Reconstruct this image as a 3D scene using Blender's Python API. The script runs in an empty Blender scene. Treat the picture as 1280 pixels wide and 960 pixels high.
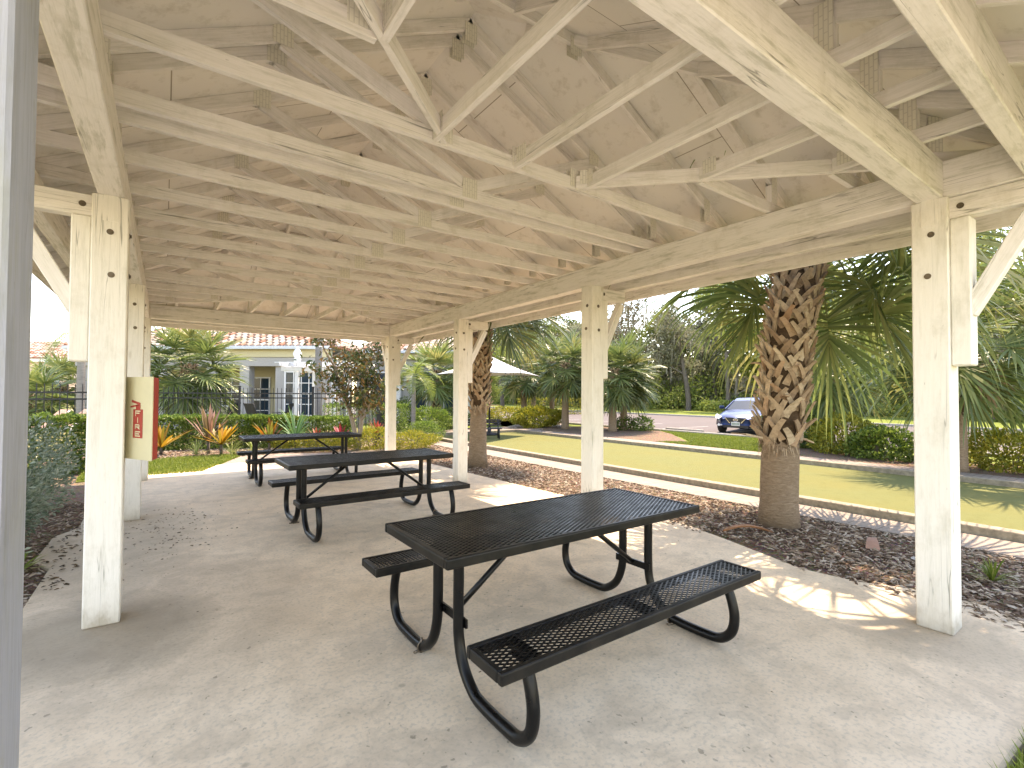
import bpy, bmesh, math, random
from mathutils import Vector, Matrix, Quaternion
from math import sin, cos, pi, radians, sqrt, atan2, tan
sc = bpy.context.scene
COL = sc.collection
R = random.Random(7)

# ------------------------------------------------------------------ camera frame
F, YAW, PIT, ROLL, CH = 607.97, 0.61986, 0.02213, 0.00545, 1.5
c_, s_ = cos(YAW), sin(YAW)
def spot(u, Z):
    """ground point in column u at distance Z along the view direction"""
    l = (u - 640) / F * Z
    return (l * c_ + Z * s_, -l * s_ + Z * c_)

# ------------------------------------------------------------------ mesh builder
class MB:
    def __init__(s): s.v = []; s.f = []; s.uv = []; s.m = []; s.sm = []
    def add(s, vs, fs, uvs=None, mat=0, smooth=False):
        b = len(s.v); s.v.extend(vs)
        for i, f in enumerate(fs):
            s.f.append([b + k for k in f]); s.m.append(mat); s.sm.append(smooth)
            s.uv.append(uvs[i] if uvs else [(0, 0)] * len(f))
    def quad(s, a, b, c, d, mat=0, smooth=False, uv=None):
        s.add([a, b, c, d], [(0, 1, 2, 3)], [uv] if uv else None, mat, smooth)
    def frame(s, M, sx, sy, sz, mat=0, ou=0):
        """box with half-less sizes sx,sy,sz centred on matrix M; uv: u along local x"""
        hx, hy, hz = sx / 2, sy / 2, sz / 2
        P = [M @ Vector(p) for p in ((-hx,-hy,-hz),(hx,-hy,-hz),(hx,hy,-hz),(-hx,hy,-hz),(-hx,-hy,hz),(hx,-hy,hz),(hx,hy,hz),(-hx,hy,hz))]
        fs = [(0,3,2,1),(4,5,6,7),(0,1,5,4),(2,3,7,6),(1,2,6,5),(3,0,4,7)]
        o = ou; k = ou * 1.7
        uvs = [[(o,k),(o,k+sy),(o+sx,k+sy),(o+sx,k)], [(o,k+1),(o+sx,k+1),(o+sx,k+1+sy),(o,k+1+sy)],
               [(o,k+2),(o+sx,k+2),(o+sx,k+2+sz),(o,k+2+sz)], [(o+sx,k+3),(o,k+3),(o,k+3+sz),(o+sx,k+3+sz)],
               [(o,k+4),(o+sy*.1,k+4),(o+sy*.1,k+4+sz),(o,k+4+sz)], [(o,k+5),(o+sy*.1,k+5),(o+sy*.1,k+5+sz),(o,k+5+sz)]]
        s.add(P, fs, uvs, mat)
    def box(s, x0, x1, y0, y1, z0, z1, mat=0):
        sx, sy, sz = x1 - x0, y1 - y0, z1 - z0
        c = Vector(((x0+x1)/2, (y0+y1)/2, (z0+z1)/2))
        ou = R.random() * 20
        if sz >= sx and sz >= sy:   # grain runs up
            M = Matrix(((0,0,1,c.x),(0,1,0,c.y),(-1,0,0,c.z),(0,0,0,1))); s.frame(M, sz, sy, sx, mat, ou)
        elif sy > sx:
            M = Matrix(((0,-1,0,c.x),(1,0,0,c.y),(0,0,1,c.z),(0,0,0,1))); s.frame(M, sy, sx, sz, mat, ou)
        else: s.frame(Matrix.Translation(c), sx, sy, sz, mat, ou)
    def bar(s, p, q, w, h, up=(0,0,1), mat=0):
        """rectangular bar from p to q; h measured along 'up', w across"""
        p, q = Vector(p), Vector(q); d = q - p; L = d.length; x = d / L
        up = Vector(up); y = up.cross(x); y.normalize(); z = x.cross(y)
        M = Matrix((( x.x,y.x,z.x,(p.x+q.x)/2),(x.y,y.y,z.y,(p.y+q.y)/2),(x.z,y.z,z.z,(p.z+q.z)/2),(0,0,0,1)))
        s.frame(M, L, w, h, mat, R.random() * 20)
    def tube(s, pts, r, n=8, mat=0, cap=True, smooth=True):
        pts = [Vector(p) for p in pts]; rr = r if isinstance(r, (list, tuple)) else [r] * len(pts)
        t = (pts[1] - pts[0]).normalized(); a = t.orthogonal().normalized(); rings = []
        L = 0; vs = []; us = []
        for i, p in enumerate(pts):
            if i == 0: t2 = (pts[1] - p).normalized()
            elif i == len(pts) - 1: t2 = (p - pts[i-1]).normalized()
            else: t2 = ((pts[i+1] - p).normalized() + (p - pts[i-1]).normalized()).normalized()
            a = (a - t2 * a.dot(t2)).normalized(); b = t2.cross(a)
            if i: L += (p - pts[i-1]).length
            us.append(L)
            for k in range(n):
                an = 2 * pi * k / n; vs.append(p + (a * cos(an) + b * sin(an)) * rr[i])
        fs = []; uvs = []
        for i in range(len(pts) - 1):
            for k in range(n):
                k2 = (k + 1) % n
                fs.append((i*n+k, i*n+k2, (i+1)*n+k2, (i+1)*n+k))
                uvs.append([(us[i],k/n),(us[i],(k+1)/n),(us[i+1],(k+1)/n),(us[i+1],k/n)])
        s.add(vs, fs, uvs, mat, smooth)
        if cap:
            b0 = len(s.v) - len(vs)
            s.f.append([b0 + k for k in range(n)][::-1]); s.f.append([b0 + (len(pts)-1)*n + k for k in range(n)])
            for _ in (0, 1): s.uv.append([(0,0)] * n); s.m.append(mat); s.sm.append(False)
    def lathe(s, prof, c=(0,0,0), n=16, mat=0, smooth=True):
        vs = [(c[0] + r*cos(2*pi*k/n), c[1] + r*sin(2*pi*k/n), c[2] + z) for r, z in prof for k in range(n)]
        fs = [(i*n+k, i*n+(k+1)%n, (i+1)*n+(k+1)%n, (i+1)*n+k) for i in range(len(prof)-1) for k in range(n)]
        s.add([Vector(v) for v in vs], fs, None, mat, smooth)
    def prism(s, poly, z0, z1, mat=0):
        n = len(poly)
        vs = [Vector((x, y, z0)) for x, y in poly] + [Vector((x, y, z1)) for x, y in poly]
        fs = [tuple(range(n))[::-1], tuple(range(n, 2*n))] + [(i, (i+1)%n, n+(i+1)%n, n+i) for i in range(n)]
        s.add(vs, fs, None, mat)
    def build(s, name, mats, parent=None, bevel=0, loc=None):
        me = bpy.data.meshes.new(name)
        me.from_pydata([tuple(v) for v in s.v], [], s.f); 
        if not isinstance(mats, (list, tuple)): mats = [mats]
        for m in mats: me.materials.append(m)
        me.polygons.foreach_set('material_index', s.m)
        me.polygons.foreach_set('use_smooth', s.sm)
        ul = me.uv_layers.new(name='UVMap')
        flat = [x for f in s.uv for uv in f for x in uv]
        ul.data.foreach_set('uv', flat)
        me.validate(); me.update()
        o = bpy.data.objects.new(name, me); COL.objects.link(o)
        if parent: o.parent = parent
        if loc: o.location = loc
        if bevel:
            b = o.modifiers.new('bevel', 'BEVEL'); b.width = bevel; b.segments = 1; b.limit_method = 'ANGLE'
        return o

def tag(o, label=None, cat=None, group=None, kind=None):
    if label: o['label'] = label
    if cat: o['category'] = cat
    if group: o['group'] = group
    if kind: o['kind'] = kind
    return o
def empty(name, loc=(0,0,0), rz=0, label=None, cat=None, group=None):
    o = bpy.data.objects.new(name, None); COL.objects.link(o); o.location = loc; o.rotation_euler = (0,0,rz)
    o.empty_display_size = .1
    return tag(o, label, cat, group)
def kids(o): return [x for x in list(COL.objects) if x.parent == o]
def copy_tree(o, parent=None):
    c = o.copy(); COL.objects.link(c)
    if parent: c.parent = parent
    for ch in kids(o): copy_tree(ch, c)
    return c
def place(o, loc, rz=0, sc_=1, label=None, group=None):
    o.location = loc; o.rotation_euler = (0,0,rz); o.scale = (sc_,)*3 if not isinstance(sc_, tuple) else sc_
    if label: o['label'] = label
    if group: o['group'] = group
    return o

# ------------------------------------------------------------------ materials
class NT:
    def __init__(s, name):
        s.m = bpy.data.materials.new(name); s.m.use_nodes = True; s.t = s.m.node_tree; s.n = s.t.nodes; s.l = s.t.links
        s.b = s.n['Principled BSDF']; s.out = s.n['Material Output']
    def node(s, ty, **kw):
        n = s.n.new(ty)
        for k, v in kw.items():
            if k.startswith('i_'):
                key = k[2:]; key = int(key) if key.isdigit() else key.replace('_', ' ')
                if isinstance(v, bpy.types.NodeSocket): s.l.new(v, n.inputs[key])
                else: n.inputs[key].default_value = v
            else: setattr(n, k, v)
        return n
    def coord(s, kind='Object', scale=(1,1,1), rot=(0,0,0)):
        t = s.node('ShaderNodeTexCoord'); m = s.node('ShaderNodeMapping'); s.l.new(t.outputs[kind], m.inputs[0])
        m.inputs['Scale'].default_value = scale; m.inputs['Rotation'].default_value = rot
        return m.outputs[0]
    def world(s, scale=(1,1,1), rot=(0,0,0)):
        t = s.node('ShaderNodeNewGeometry'); m = s.node('ShaderNodeMapping'); s.l.new(t.outputs['Position'], m.inputs[0])
        m.inputs['Scale'].default_value = scale; m.inputs['Rotation'].default_value = rot
        return m.outputs[0]
    def noise(s, vec, scale, detail=4, rough=.55, dist=0):
        n = s.node('ShaderNodeTexNoise'); s.l.new(vec, n.inputs['Vector'])
        n.inputs['Scale'].default_value = scale; n.inputs['Detail'].default_value = detail; n.inputs['Roughness'].default_value = rough; n.inputs['Distortion'].default_value = dist
        return n.outputs[0]
    def ramp(s, fac, stops, interp='LINEAR'):
        r = s.node('ShaderNodeValToRGB'); s.l.new(fac, r.inputs[0]); cr = r.color_ramp; cr.interpolation = interp
        while len(cr.elements) > 1: cr.elements.remove(cr.elements[-1])
        cr.elements[0].position = stops[0][0]; cr.elements[0].color = (*stops[0][1], 1) if not isinstance(stops[0][1], (int, float)) else (stops[0][1],)*3 + (1,)
        for p, c in stops[1:]:
            e = cr.elements.new(p); e.color = (*c, 1) if not isinstance(c, (int, float)) else (c, c, c, 1)
        return r.outputs[0]
    def mix(s, fac, a, b, mode='MIX'):
        n = s.node('ShaderNodeMix', data_type='RGBA', blend_type=mode)
        for i, v in ((0, fac), (6, a), (7, b)):
            if isinstance(v, bpy.types.NodeSocket): s.l.new(v, n.inputs[i])
            elif i == 0: n.inputs[i].default_value = v
            else: n.inputs[i].default_value = (*v, 1)
        return n.outputs[2]
    def math(s, op, a, b=0, clamp=False):
        n = s.node('ShaderNodeMath', operation=op, use_clamp=clamp)
        for i, v in ((0, a), (1, b)):
            if isinstance(v, bpy.types.NodeSocket): s.l.new(v, n.inputs[i])
            else: n.inputs[i].default_value = v
        return n.outputs[0]
    def base(s, col):
        if isinstance(col, bpy.types.NodeSocket): s.l.new(col, s.b.inputs['Base Color'])
        else: s.b.inputs['Base Color'].default_value = (*col, 1)
        return s
    def set(s, rough=.6, spec=.5, metal=0):
        if isinstance(rough, bpy.types.NodeSocket): s.l.new(rough, s.b.inputs['Roughness'])
        else: s.b.inputs['Roughness'].default_value = rough
        s.b.inputs['Specular IOR Level'].default_value = spec; s.b.inputs['Metallic'].default_value = metal
        return s
    def bump(s, h, strength=.3, dist=.01):
        n = s.node('ShaderNodeBump'); n.inputs['Strength'].default_value = strength; n.inputs['Distance'].default_value = dist
        s.l.new(h, n.inputs['Height']); s.l.new(n.outputs[0], s.b.inputs['Normal']); return s
    def island(s):
        return s.node('ShaderNodeNewGeometry').outputs['Random Per Island']
    def translucent(s, col, fac=.35):
        t = s.node('ShaderNodeBsdfTranslucent'); s.l.new(col, t.inputs[0]) if isinstance(col, bpy.types.NodeSocket) else setattr(t.inputs[0], 'default_value', (*col, 1))
        m = s.node('ShaderNodeMixShader'); m.inputs[0].default_value = fac
        s.l.new(s.b.outputs[0], m.inputs[1]); s.l.new(t.outputs[0], m.inputs[2]); s.l.new(m.outputs[0], s.out.inputs[0]); return s

M = {}
def paint(name, colA, colB, mildew=.5, spots=.6, gr=.55, foot=False):
    t = NT(name)
    uv = t.coord('UV', (2.2, 38, 1)); w = t.world()
    grain = t.noise(uv, 2.0, 6, .6, .6)
    big = t.noise(w, 1.3, 4, .6); fine = t.noise(w, 22, 3, .6)
    col = t.mix(big, colA, colB)
    col = t.mix(t.ramp(grain, [(.30, gr), (.55, 0)]), col, (colB[0]*.72, colB[1]*.74, colB[2]*.68))
    uv2 = t.coord('UV', (1.1, 9, 1))
    md = t.noise(uv2, 2.0, 8, .72)
    mask = t.math('MULTIPLY', t.ramp(md, [(.51, 0), (.64, 1)]), mildew)
    col = t.mix(mask, col, (.31, .31, .21))
    sp = t.noise(t.coord('UV', (6, 26, 1)), 3.2, 3, .6)
    col = t.mix(t.math('MULTIPLY', t.ramp(sp, [(.70, 0), (.77, 1)]), spots), col, (.16, .14, .10))
    # drying cracks along the grain
    ck = t.noise(t.coord('UV', (.45, 13, 1)), 1.7, 2, .4)
    ckm = t.ramp(ck, [(.490, 0), (.5, 1), (.510, 0)])
    gate = t.ramp(t.noise(t.coord('UV', (.6, 5, 1)), 1.3, 1), [(.55, 0), (.6, 1)])
    ckm = t.math('MULTIPLY', ckm, gate)
    col = t.mix(t.math('MULTIPLY', ckm, .7), col, (.12, .11, .09))
    kn = t.node('ShaderNodeTexVoronoi', feature='F1'); t.l.new(t.coord('UV', (1.6, 5, 1)), kn.inputs['Vector']); kn.inputs['Scale'].default_value = 1.0
    col = t.mix(t.math('MULTIPLY', t.ramp(kn.outputs['Distance'], [(.05, .5), (.09, .25), (.12, 0)]), t.ramp(t.noise(t.world(), 1.9, 1), [(.5, 0), (.56, 1)])), col, (.42, .36, .26))
    blo = t.noise(t.world((1, 1, .6)), 5.5, 5, .7)
    col = t.mix(t.ramp(blo, [(.52, 0), (.72, .45)]), col, (colB[0]*.66, colB[1]*.64, colB[2]*.56))
    if foot:
        g = t.node('ShaderNodeNewGeometry'); sx = t.node('ShaderNodeSeparateXYZ'); t.l.new(g.outputs['Position'], sx.inputs[0])
        zz = t.math('ADD', sx.outputs[2], t.math('MULTIPLY', t.math('SUBTRACT', blo, .5), .5))
        col = t.mix(t.ramp(zz, [(0, .75), (.05, .5), (.16, .12), (.3, 0)]), col, (.33, .27, .19))
    t.base(col).set(.62, .35)
    h = t.math('SUBTRACT', t.math('ADD', grain, t.math('MULTIPLY', fine, .3)), t.math('MULTIPLY', ckm, 1.5))
    t.bump(h, .35, .006)
    return t.m
M['paint'] = paint('white_paint', (.87, .83, .80), (.82, .78, .74), .5, .8, .35)
M['truss'] = paint('truss_paint', (.87, .825, .80), (.81, .77, .735), .32, .5, .4)
M['post'] = paint('post_paint', (.87, .83, .77), (.80, .77, .71), .2, .5, .2, True)

M['greypost'] = paint('blue_grey_paint', (.44, .45, .49), (.33, .34, .38), .45, .9)  # darker, bluer version of the post paint with more mildew and spots
def simple(name, col, rough=.6, spec=.5, metal=0, var=.12, sc_=8, bump=0):
    t = NT(name); n = t.noise(t.coord('Object'), sc_, 5, .6)
    c2 = tuple(x * (1 - var * 2.4) for x in col)
    t.base(t.mix(t.ramp(n, [(.3, 0), (.7, 1)]), c2, col)).set(rough, spec, metal)
    if bump: t.bump(n, bump, .01)
    return t.m
def deck():
    t = NT('roof_boards'); w = t.world()
    br = t.node('ShaderNodeTexBrick'); t.l.new(t.world(), br.inputs[0])
    br.offset = .5; br.inputs['Scale'].default_value = 1; br.inputs['Mortar Size'].default_value = .004; br.inputs['Brick Width'].default_value = 2.44; br.inputs['Row Height'].default_value = 1.1
    br.inputs['Color1'].default_value = (1,1,1,1); br.inputs['Color2'].default_value = (.93,.93,.93,1); br.inputs['Mortar'].default_value = (.42,.38,.33,1); br.inputs['Mortar Smooth'].default_value = .1
    n = t.noise(w, 1.6, 6, .65); n2 = t.noise(w, 7, 5, .7)
    col = t.mix(n, (.80, .76, .71), (.87, .83, .79))
    col = t.mix(t.ramp(n2, [(.53, 0), (.72, .55)]), col, (.50, .45, .37))
    col = t.mix(1.0, col, br.outputs[0], 'MULTIPLY')
    t.base(col).set(.75, .2).bump(n2, .12, .01); return t.m
M['deck'] = deck()
def plate():
    t = NT('nail_plate'); uv = t.coord('UV', (1,1,1))
    w = t.node('ShaderNodeTexBrick'); t.l.new(uv, w.inputs[0]); w.inputs['Scale'].default_value = 1
    w.offset = .5; w.inputs['Brick Width'].default_value = .06; w.inputs['Row Height'].default_value = .021; w.inputs['Mortar Size'].default_value = .0028
    w.inputs['Color1'].default_value = (.76,.73,.64,1); w.inputs['Color2'].default_value = (.73,.70,.61,1); w.inputs['Mortar'].default_value = (.60,.57,.50,1)
    t.base(w.outputs[0]).set(.5, .4); return t.m
M['plate'] = plate()
M['bolt'] = simple('rusty_steel', (.20, .16, .12), .5, .5, .7)
M['shingle'] = simple('roof_shingle', (.16, .13, .11), .9, .2, 0, .2, 30)

def concrete():
    t = NT('concrete'); w = t.world()
    a = t.noise(w, .55, 5, .6); b = t.noise(w, 4, 7, .7); c = t.noise(w, 45, 3, .6); d = t.noise(w, 1.7, 6, .65, 1.2)
    col = t.mix(t.ramp(a, [(.3, 0), (.7, 1)]), (.73, .56, .385), (.83, .68, .50))
    col = t.mix(t.ramp(b, [(.44, 0), (.72, .7)]), col, (.50, .39, .27))
    col = t.mix(t.ramp(c, [(.35, .35), (.5, 0)]), col, (.36, .32, .26))
    col = t.mix(t.ramp(d, [(.52, 0), (.62, .5), (.72, .2)]), col, (.50, .40, .29))
    sp = t.noise(t.world((1, .8, 1)), 27, 2, .5)
    col = t.mix(t.math('MULTIPLY', t.ramp(sp, [(.66, 0), (.71, .6)]), t.ramp(d, [(.42, 0), (.58, 1)])), col, (.17, .14, .10))
    vo = t.node('ShaderNodeTexVoronoi', feature='F1'); t.l.new(t.world(), vo.inputs['Vector']); vo.inputs['Scale'].default_value = 2.6
    col = t.mix(t.math('MULTIPLY', t.ramp(vo.outputs['Distance'], [(.035, .5), (.06, 0)]), t.ramp(a, [(.42, 0), (.55, 1)])), col, (.22, .18, .13))
    # water stain rings around the foot of the posts
    def ring(cx, cy, r0, dark, sx=1, sy=1):
        g = t.node('ShaderNodeNewGeometry'); sub = t.node('ShaderNodeVectorMath', operation='SUBTRACT'); t.l.new(g.outputs['Position'], sub.inputs[0]); sub.inputs[1].default_value = (cx, cy, 0)
        ml = t.node('ShaderNodeVectorMath', operation='MULTIPLY'); t.l.new(sub.outputs[0], ml.inputs[0]); ml.inputs[1].default_value = (sx, sy, 0)
        ln = t.node('ShaderNodeVectorMath', operation='LENGTH'); t.l.new(ml.outputs[0], ln.inputs[0])
        q = t.math('ADD', ln.outputs['Value'], t.math('MULTIPLY', t.math('SUBTRACT', d, .5), .7))
        return t.ramp(q, [(0, dark), (r0*.6, dark), (r0*.95, dark*.35), (r0, dark*.1), (r0*1.04, 0)])
    col = t.mix(ring(-.30, 4.0, .66, .62), col, (.20, .17, .12))
    rg = ring(.0, 4.1, 1.3, .22, 1.0, .8); col = t.mix(rg, col, (.24, .18, .12))
    col = t.mix(ring(4.0, 1.0, .5, .45), col, (.24, .20, .15))
    col = t.mix(ring(-.5, 6.6, .9, .42, 1, .45), col, (.20, .18, .13))
    # hairline cracks
    cr = t.noise(t.world((1, 1, 0)), .62, 4, .6, .3)
    col = t.mix(t.ramp(cr, [(.5585, 0), (.560, .5), (.5615, 0)]), col, (.26, .21, .15))
    t.base(col).set(.72, .3).bump(t.math('ADD', b, t.math('MULTIPLY', c, .5)), .25, .006); return t.m
M['concrete'] = concrete()
def turf(name, A, B, sc_=60):
    t = NT(name); w = t.world(); n = t.noise(w, sc_, 3, .7); b = t.noise(w, .9, 4, .6); m = t.noise(w, 6, 4, .6)
    col = t.mix(t.ramp(n, [(.3, 0), (.7, 1)]), A, B)
    col = t.mix(t.ramp(b, [(.4, 0), (.7, .35)]), col, (A[0]*1.35, A[1]*1.1, A[2]*.9))
    col = t.mix(t.ramp(m, [(.5, 0), (.75, .3)]), col, (A[0]*.7, A[1]*.7, A[2]*.6))
    t.base(col).set(.9, .1).bump(n, .5, .02); return t.m
M['turf'] = turf('court_turf', (.125, .132, .050), (.155, .160, .066), 90)
M['grass'] = turf('lawn', (.11, .15, .03), (.17, .21, .05), 40)
M['field'] = turf('far_ground', (.16, .16, .07), (.23, .21, .11), 10)
def mulch():
    t = NT('mulch'); w = t.world()
    v = t.node('ShaderNodeTexVoronoi', feature='F1'); t.l.new(t.world((1, 2.2, 1), (0, 0, .6)), v.inputs['Vector']); v.inputs['Scale'].default_value = 24
    n = t.noise(w, 40, 5, .7); b = t.noise(w, 1.1, 3)
    col = t.mix(t.ramp(n, [(.3, 0), (.7, 1)]), (.10, .065, .047), (.31, .22, .155))
    col = t.mix(.5, col, v.outputs['Color'], 'SOFT_LIGHT'); col = t.mix(t.ramp(b, [(.35, 0), (.65, .35)]), col, (.24, .17, .12))
    t.base(col).set(.95, .1).bump(t.math('ADD', v.outputs['Distance'], n), .9, .03); return t.m
M['mulch'] = mulch()
def chips(name, cols):
    t = NT(name); col = t.ramp(t.island(), [(i / len(cols), c) for i, c in enumerate(cols)], 'CONSTANT')
    col = t.mix(t.math('MULTIPLY', t.noise(t.coord('Object'), 30), .5), col, (.04, .03, .02)); t.base(col).set(.9, .15); return t.m
M['chips'] = chips('mulch_chips', [(.13,.085,.06), (.27,.19,.135), (.38,.28,.21), (.48,.38,.29), (.18,.115,.08), (.56,.47,.38)])
M['litter'] = chips('dry_leaves', [(.05,.035,.02), (.09,.06,.03), (.14,.09,.05)])
def pavers(name, A, B, C, w=.22, h=.11, rot=0):
    t = NT(name); v = t.world((1,1,1), (0,0,rot))
    br = t.node('ShaderNodeTexBrick'); t.l.new(v, br.inputs[0]); br.inputs['Scale'].default_value = 1; br.inputs['Brick Width'].default_value = w; br.inputs['Row Height'].default_value = h
    br.inputs['Mortar Size'].default_value = .006; br.inputs['Color1'].default_value = (*A, 1); br.inputs['Color2'].default_value = (*B, 1); br.inputs['Mortar'].default_value = (*C, 1); br.inputs['Bias'].default_value = 0
    n = t.noise(t.world(), 9, 6, .7); n2 = t.noise(t.world(), 1.2, 4)
    col = t.mix(t.ramp(n, [(.45, 0), (.8, .5)]), br.outputs[0], (A[0]*.55, A[1]*.52, A[2]*.5)); col = t.mix(t.math('MULTIPLY', n2, .4), col, (A[0]*.8, A[1]*.76, A[2]*.72))
    t.base(col).set(.85, .2).bump(br.outputs['Fac'], -.5, .006); return t.m
M['pavers'] = pavers('brick_pavers', (.31, .255, .22), (.25, .21, .18), (.12, .10, .085))
M['edge'] = pavers('edge_pavers', (.31, .26, .22), (.26, .22, .185), (.13, .11, .09), .2, .3)
M['kerb'] = simple('kerb_timber', (.34, .29, .22), .85, .2, 0, .2, 14, .3)
M['kerbc'] = simple('kerb_concrete', (.36, .34, .31), .85, .2, 0, .12, 10, .2)
def asphalt():
    t = NT('asphalt'); n = t.noise(t.world(), 40, 4, .8); b = t.noise(t.world((.3, 1, 1)), .5, 5, .6)
    col = t.mix(n, (.10, .088, .088), (.15, .133, .132)); col = t.mix(t.ramp(b, [(.4, 0), (.7, .4)]), col, (.085, .08, .078))
    t.base(col).set(.9, .15).bump(n, .2, .01); return t.m
M['asphalt'] = asphalt()
M['line'] = simple('road_paint', (.40, .39, .37), .8, .2, 0, .15)
def black():
    t = NT('black_coating'); n = t.noise(t.coord('Object'), 9, 6, .7); f = t.noise(t.coord('Object'), 60, 3)
    t.base(t.mix(t.ramp(n, [(.55, 0), (.8, .5)]), (.003, .003, .0032), (.014, .012, .010)))
    t.set(t.ramp(n, [(.3, .25), (.7, .45)]), .28); t.bump(f, .08, .003); return t.m
M['black'] = black()
def rim():
    t = NT('black_rim'); n = t.noise(t.coord('Object'), 7, 5, .65)
    t.base(t.mix(t.ramp(n, [(.4, 0), (.75, .7)]), (.004, .004, .004), (.030, .025, .019))); t.set(.42, .25); return t.m
M['rim'] = rim()
M['fence'] = simple('fence_black', (.018, .019, .024), .45, .5)
def bark(name, A, B, sx=1, sz=1, sc_=6):
    t = NT(name); n = t.noise(t.coord('Object', (sx, sx, sz)), sc_, 7, .75, .4); f = t.noise(t.coord('Object', (3, 3, 22)), 3, 4, .6)
    col = t.mix(t.ramp(n, [(.3, 0), (.7, 1)]), A, B); col = t.mix(t.math('MULTIPLY', f, .45), col, (A[0]*.5, A[1]*.5, A[2]*.5))
    t.base(col).set(.9, .15).bump(t.math('ADD', n, f), .8, .03); return t.m
M['palmbark'] = bark('palm_bark', (.24, .165, .11), (.44, .33, .235), 1, 3, 14)
M['boot'] = None
def boot():
    t = NT('palm_boot'); n = t.noise(t.coord('Object'), 18, 6, .7)
    col = t.ramp(t.island(), [(0, (.28, .19, .13)), (.35, (.44, .33, .23)), (.7, (.56, .45, .33)), (1, (.38, .23, .14))])
    col = t.mix(t.ramp(n, [(.45, 0), (.75, .7)]), col, (.12, .08, .05)); t.base(col).set(.85, .15).bump(n, .6, .02); return t.m
M['boot'] = boot()
M['core'] = bark('palm_fibre', (.07, .045, .03), (.17, .11, .07), 1, 1, 20)
M['royal'] = bark('smooth_trunk', (.24, .22, .21), (.36, .34, .32), 1, 5, 4)
M['bark'] = bark('tree_bark', (.11, .09, .075), (.23, .20, .17), 3, .6, 4)
M['palebark'] = bark('pale_bark', (.25, .22, .19), (.40, .36, .31), 3, .6, 4)
def leaf(name, cols, trans=.35, rough=.5, spec=.35):
    t = NT(name); n = len(cols)
    col = t.ramp(t.island(), [(i / max(1, n - 1), c) for i, c in enumerate(cols)])
    oi = t.node('ShaderNodeObjectInfo'); hs = t.node('ShaderNodeHueSaturation'); t.l.new(col, hs.inputs['Color'])
    t.l.new(t.math('ADD', t.math('MULTIPLY', oi.outputs['Random'], .5), .75), hs.inputs['Value'])
    col = hs.outputs[0]
    t.base(col).set(rough, spec); t.translucent(col, trans); return t.m
M['fan'] = leaf('fan_leaf', [(.06,.10,.03), (.10,.15,.045), (.15,.20,.06), (.23,.26,.09), (.08,.13,.05)], .35, .40, .6)
M['fan_y'] = leaf('fan_leaf_olive', [(.13,.15,.04), (.22,.23,.07), (.32,.30,.12), (.17,.19,.05)], .35)
M['fandry'] = leaf('dry_frond', [(.30,.22,.13), (.22,.15,.09)], .2, .8)
M['petiole'] = simple('petiole', (.14, .18, .06), .5)
M['feather'] = leaf('feather_leaf', [(.10,.16,.03), (.18,.24,.05), (.25,.30,.07)], .4)
M['hedge'] = leaf('hedge_leaf', [(.05,.10,.02), (.10,.18,.03), (.18,.27,.05), (.26,.34,.08)], .35, .35)
M['hedge_y'] = leaf('yellow_leaf', [(.14,.17,.02), (.26,.26,.03), (.38,.34,.05), (.12,.16,.03)], .35)
M['sage'] = leaf('sage_leaf', [(.10,.15,.09), (.18,.24,.16), (.30,.36,.26), (.40,.45,.36)], .25, .6)
M['dark_leaf'] = leaf('dark_leaf', [(.02,.045,.015), (.04,.08,.02), (.08,.12,.03)], .3)
M['magn'] = leaf('magnolia_leaf', [(.03,.06,.02), (.06,.10,.03), (.12,.15,.05), (.20,.12,.04), (.25,.16,.06)], .25, .3)
M['wood1'] = leaf('woods_leaf_green', [(.07,.11,.025), (.13,.18,.04), (.21,.26,.07)], .35, .7)
M['wood2'] = leaf('woods_leaf_grey', [(.14,.15,.09), (.22,.22,.14), (.30,.29,.20)], .3, .8)
M['wood3'] = leaf('woods_leaf_lime', [(.16,.22,.04), (.26,.33,.07), (.34,.38,.11)], .45, .7)
M['moss'] = leaf('moss', [(.20,.19,.15), (.28,.27,.22)], .3, .9)
M['brown_leaf'] = leaf('brown_leaf', [(.10,.07,.04), (.16,.12,.06), (.08,.10,.03)], .3, .8)
M['blade'] = leaf('grass_blade', [(.09,.14,.02), (.15,.21,.03), (.22,.28,.05), (.27,.28,.08)], .4, .5)
M['varieg'] = leaf('pale_blades', [(.18,.26,.06), (.36,.42,.14), (.46,.50,.24)], .4)
M['cycad'] = leaf('cycad_leaf', [(.05,.13,.05), (.10,.20,.08)], .3)
M['orange'] = leaf('orange_leaf', [(.38,.13,.02), (.44,.22,.03), (.26,.06,.03), (.16,.20,.04), (.30,.26,.05)], .35)
M['yellow'] = leaf('golden_leaf', [(.46,.24,.02), (.52,.30,.03), (.34,.16,.02), (.25,.24,.04)], .35)
M['pinkish'] = leaf('bronze_leaf', [(.30,.15,.12), (.40,.24,.18), (.20,.10,.07), (.12,.14,.05)], .3)
M['red'] = leaf('red_leaf', [(.36,.02,.04), (.28,.01,.05), (.42,.05,.04)], .3)
M['redorange'] = leaf('coral_leaf', [(.42,.08,.03), (.34,.04,.04), (.2,.12,.04)], .3)

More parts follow.
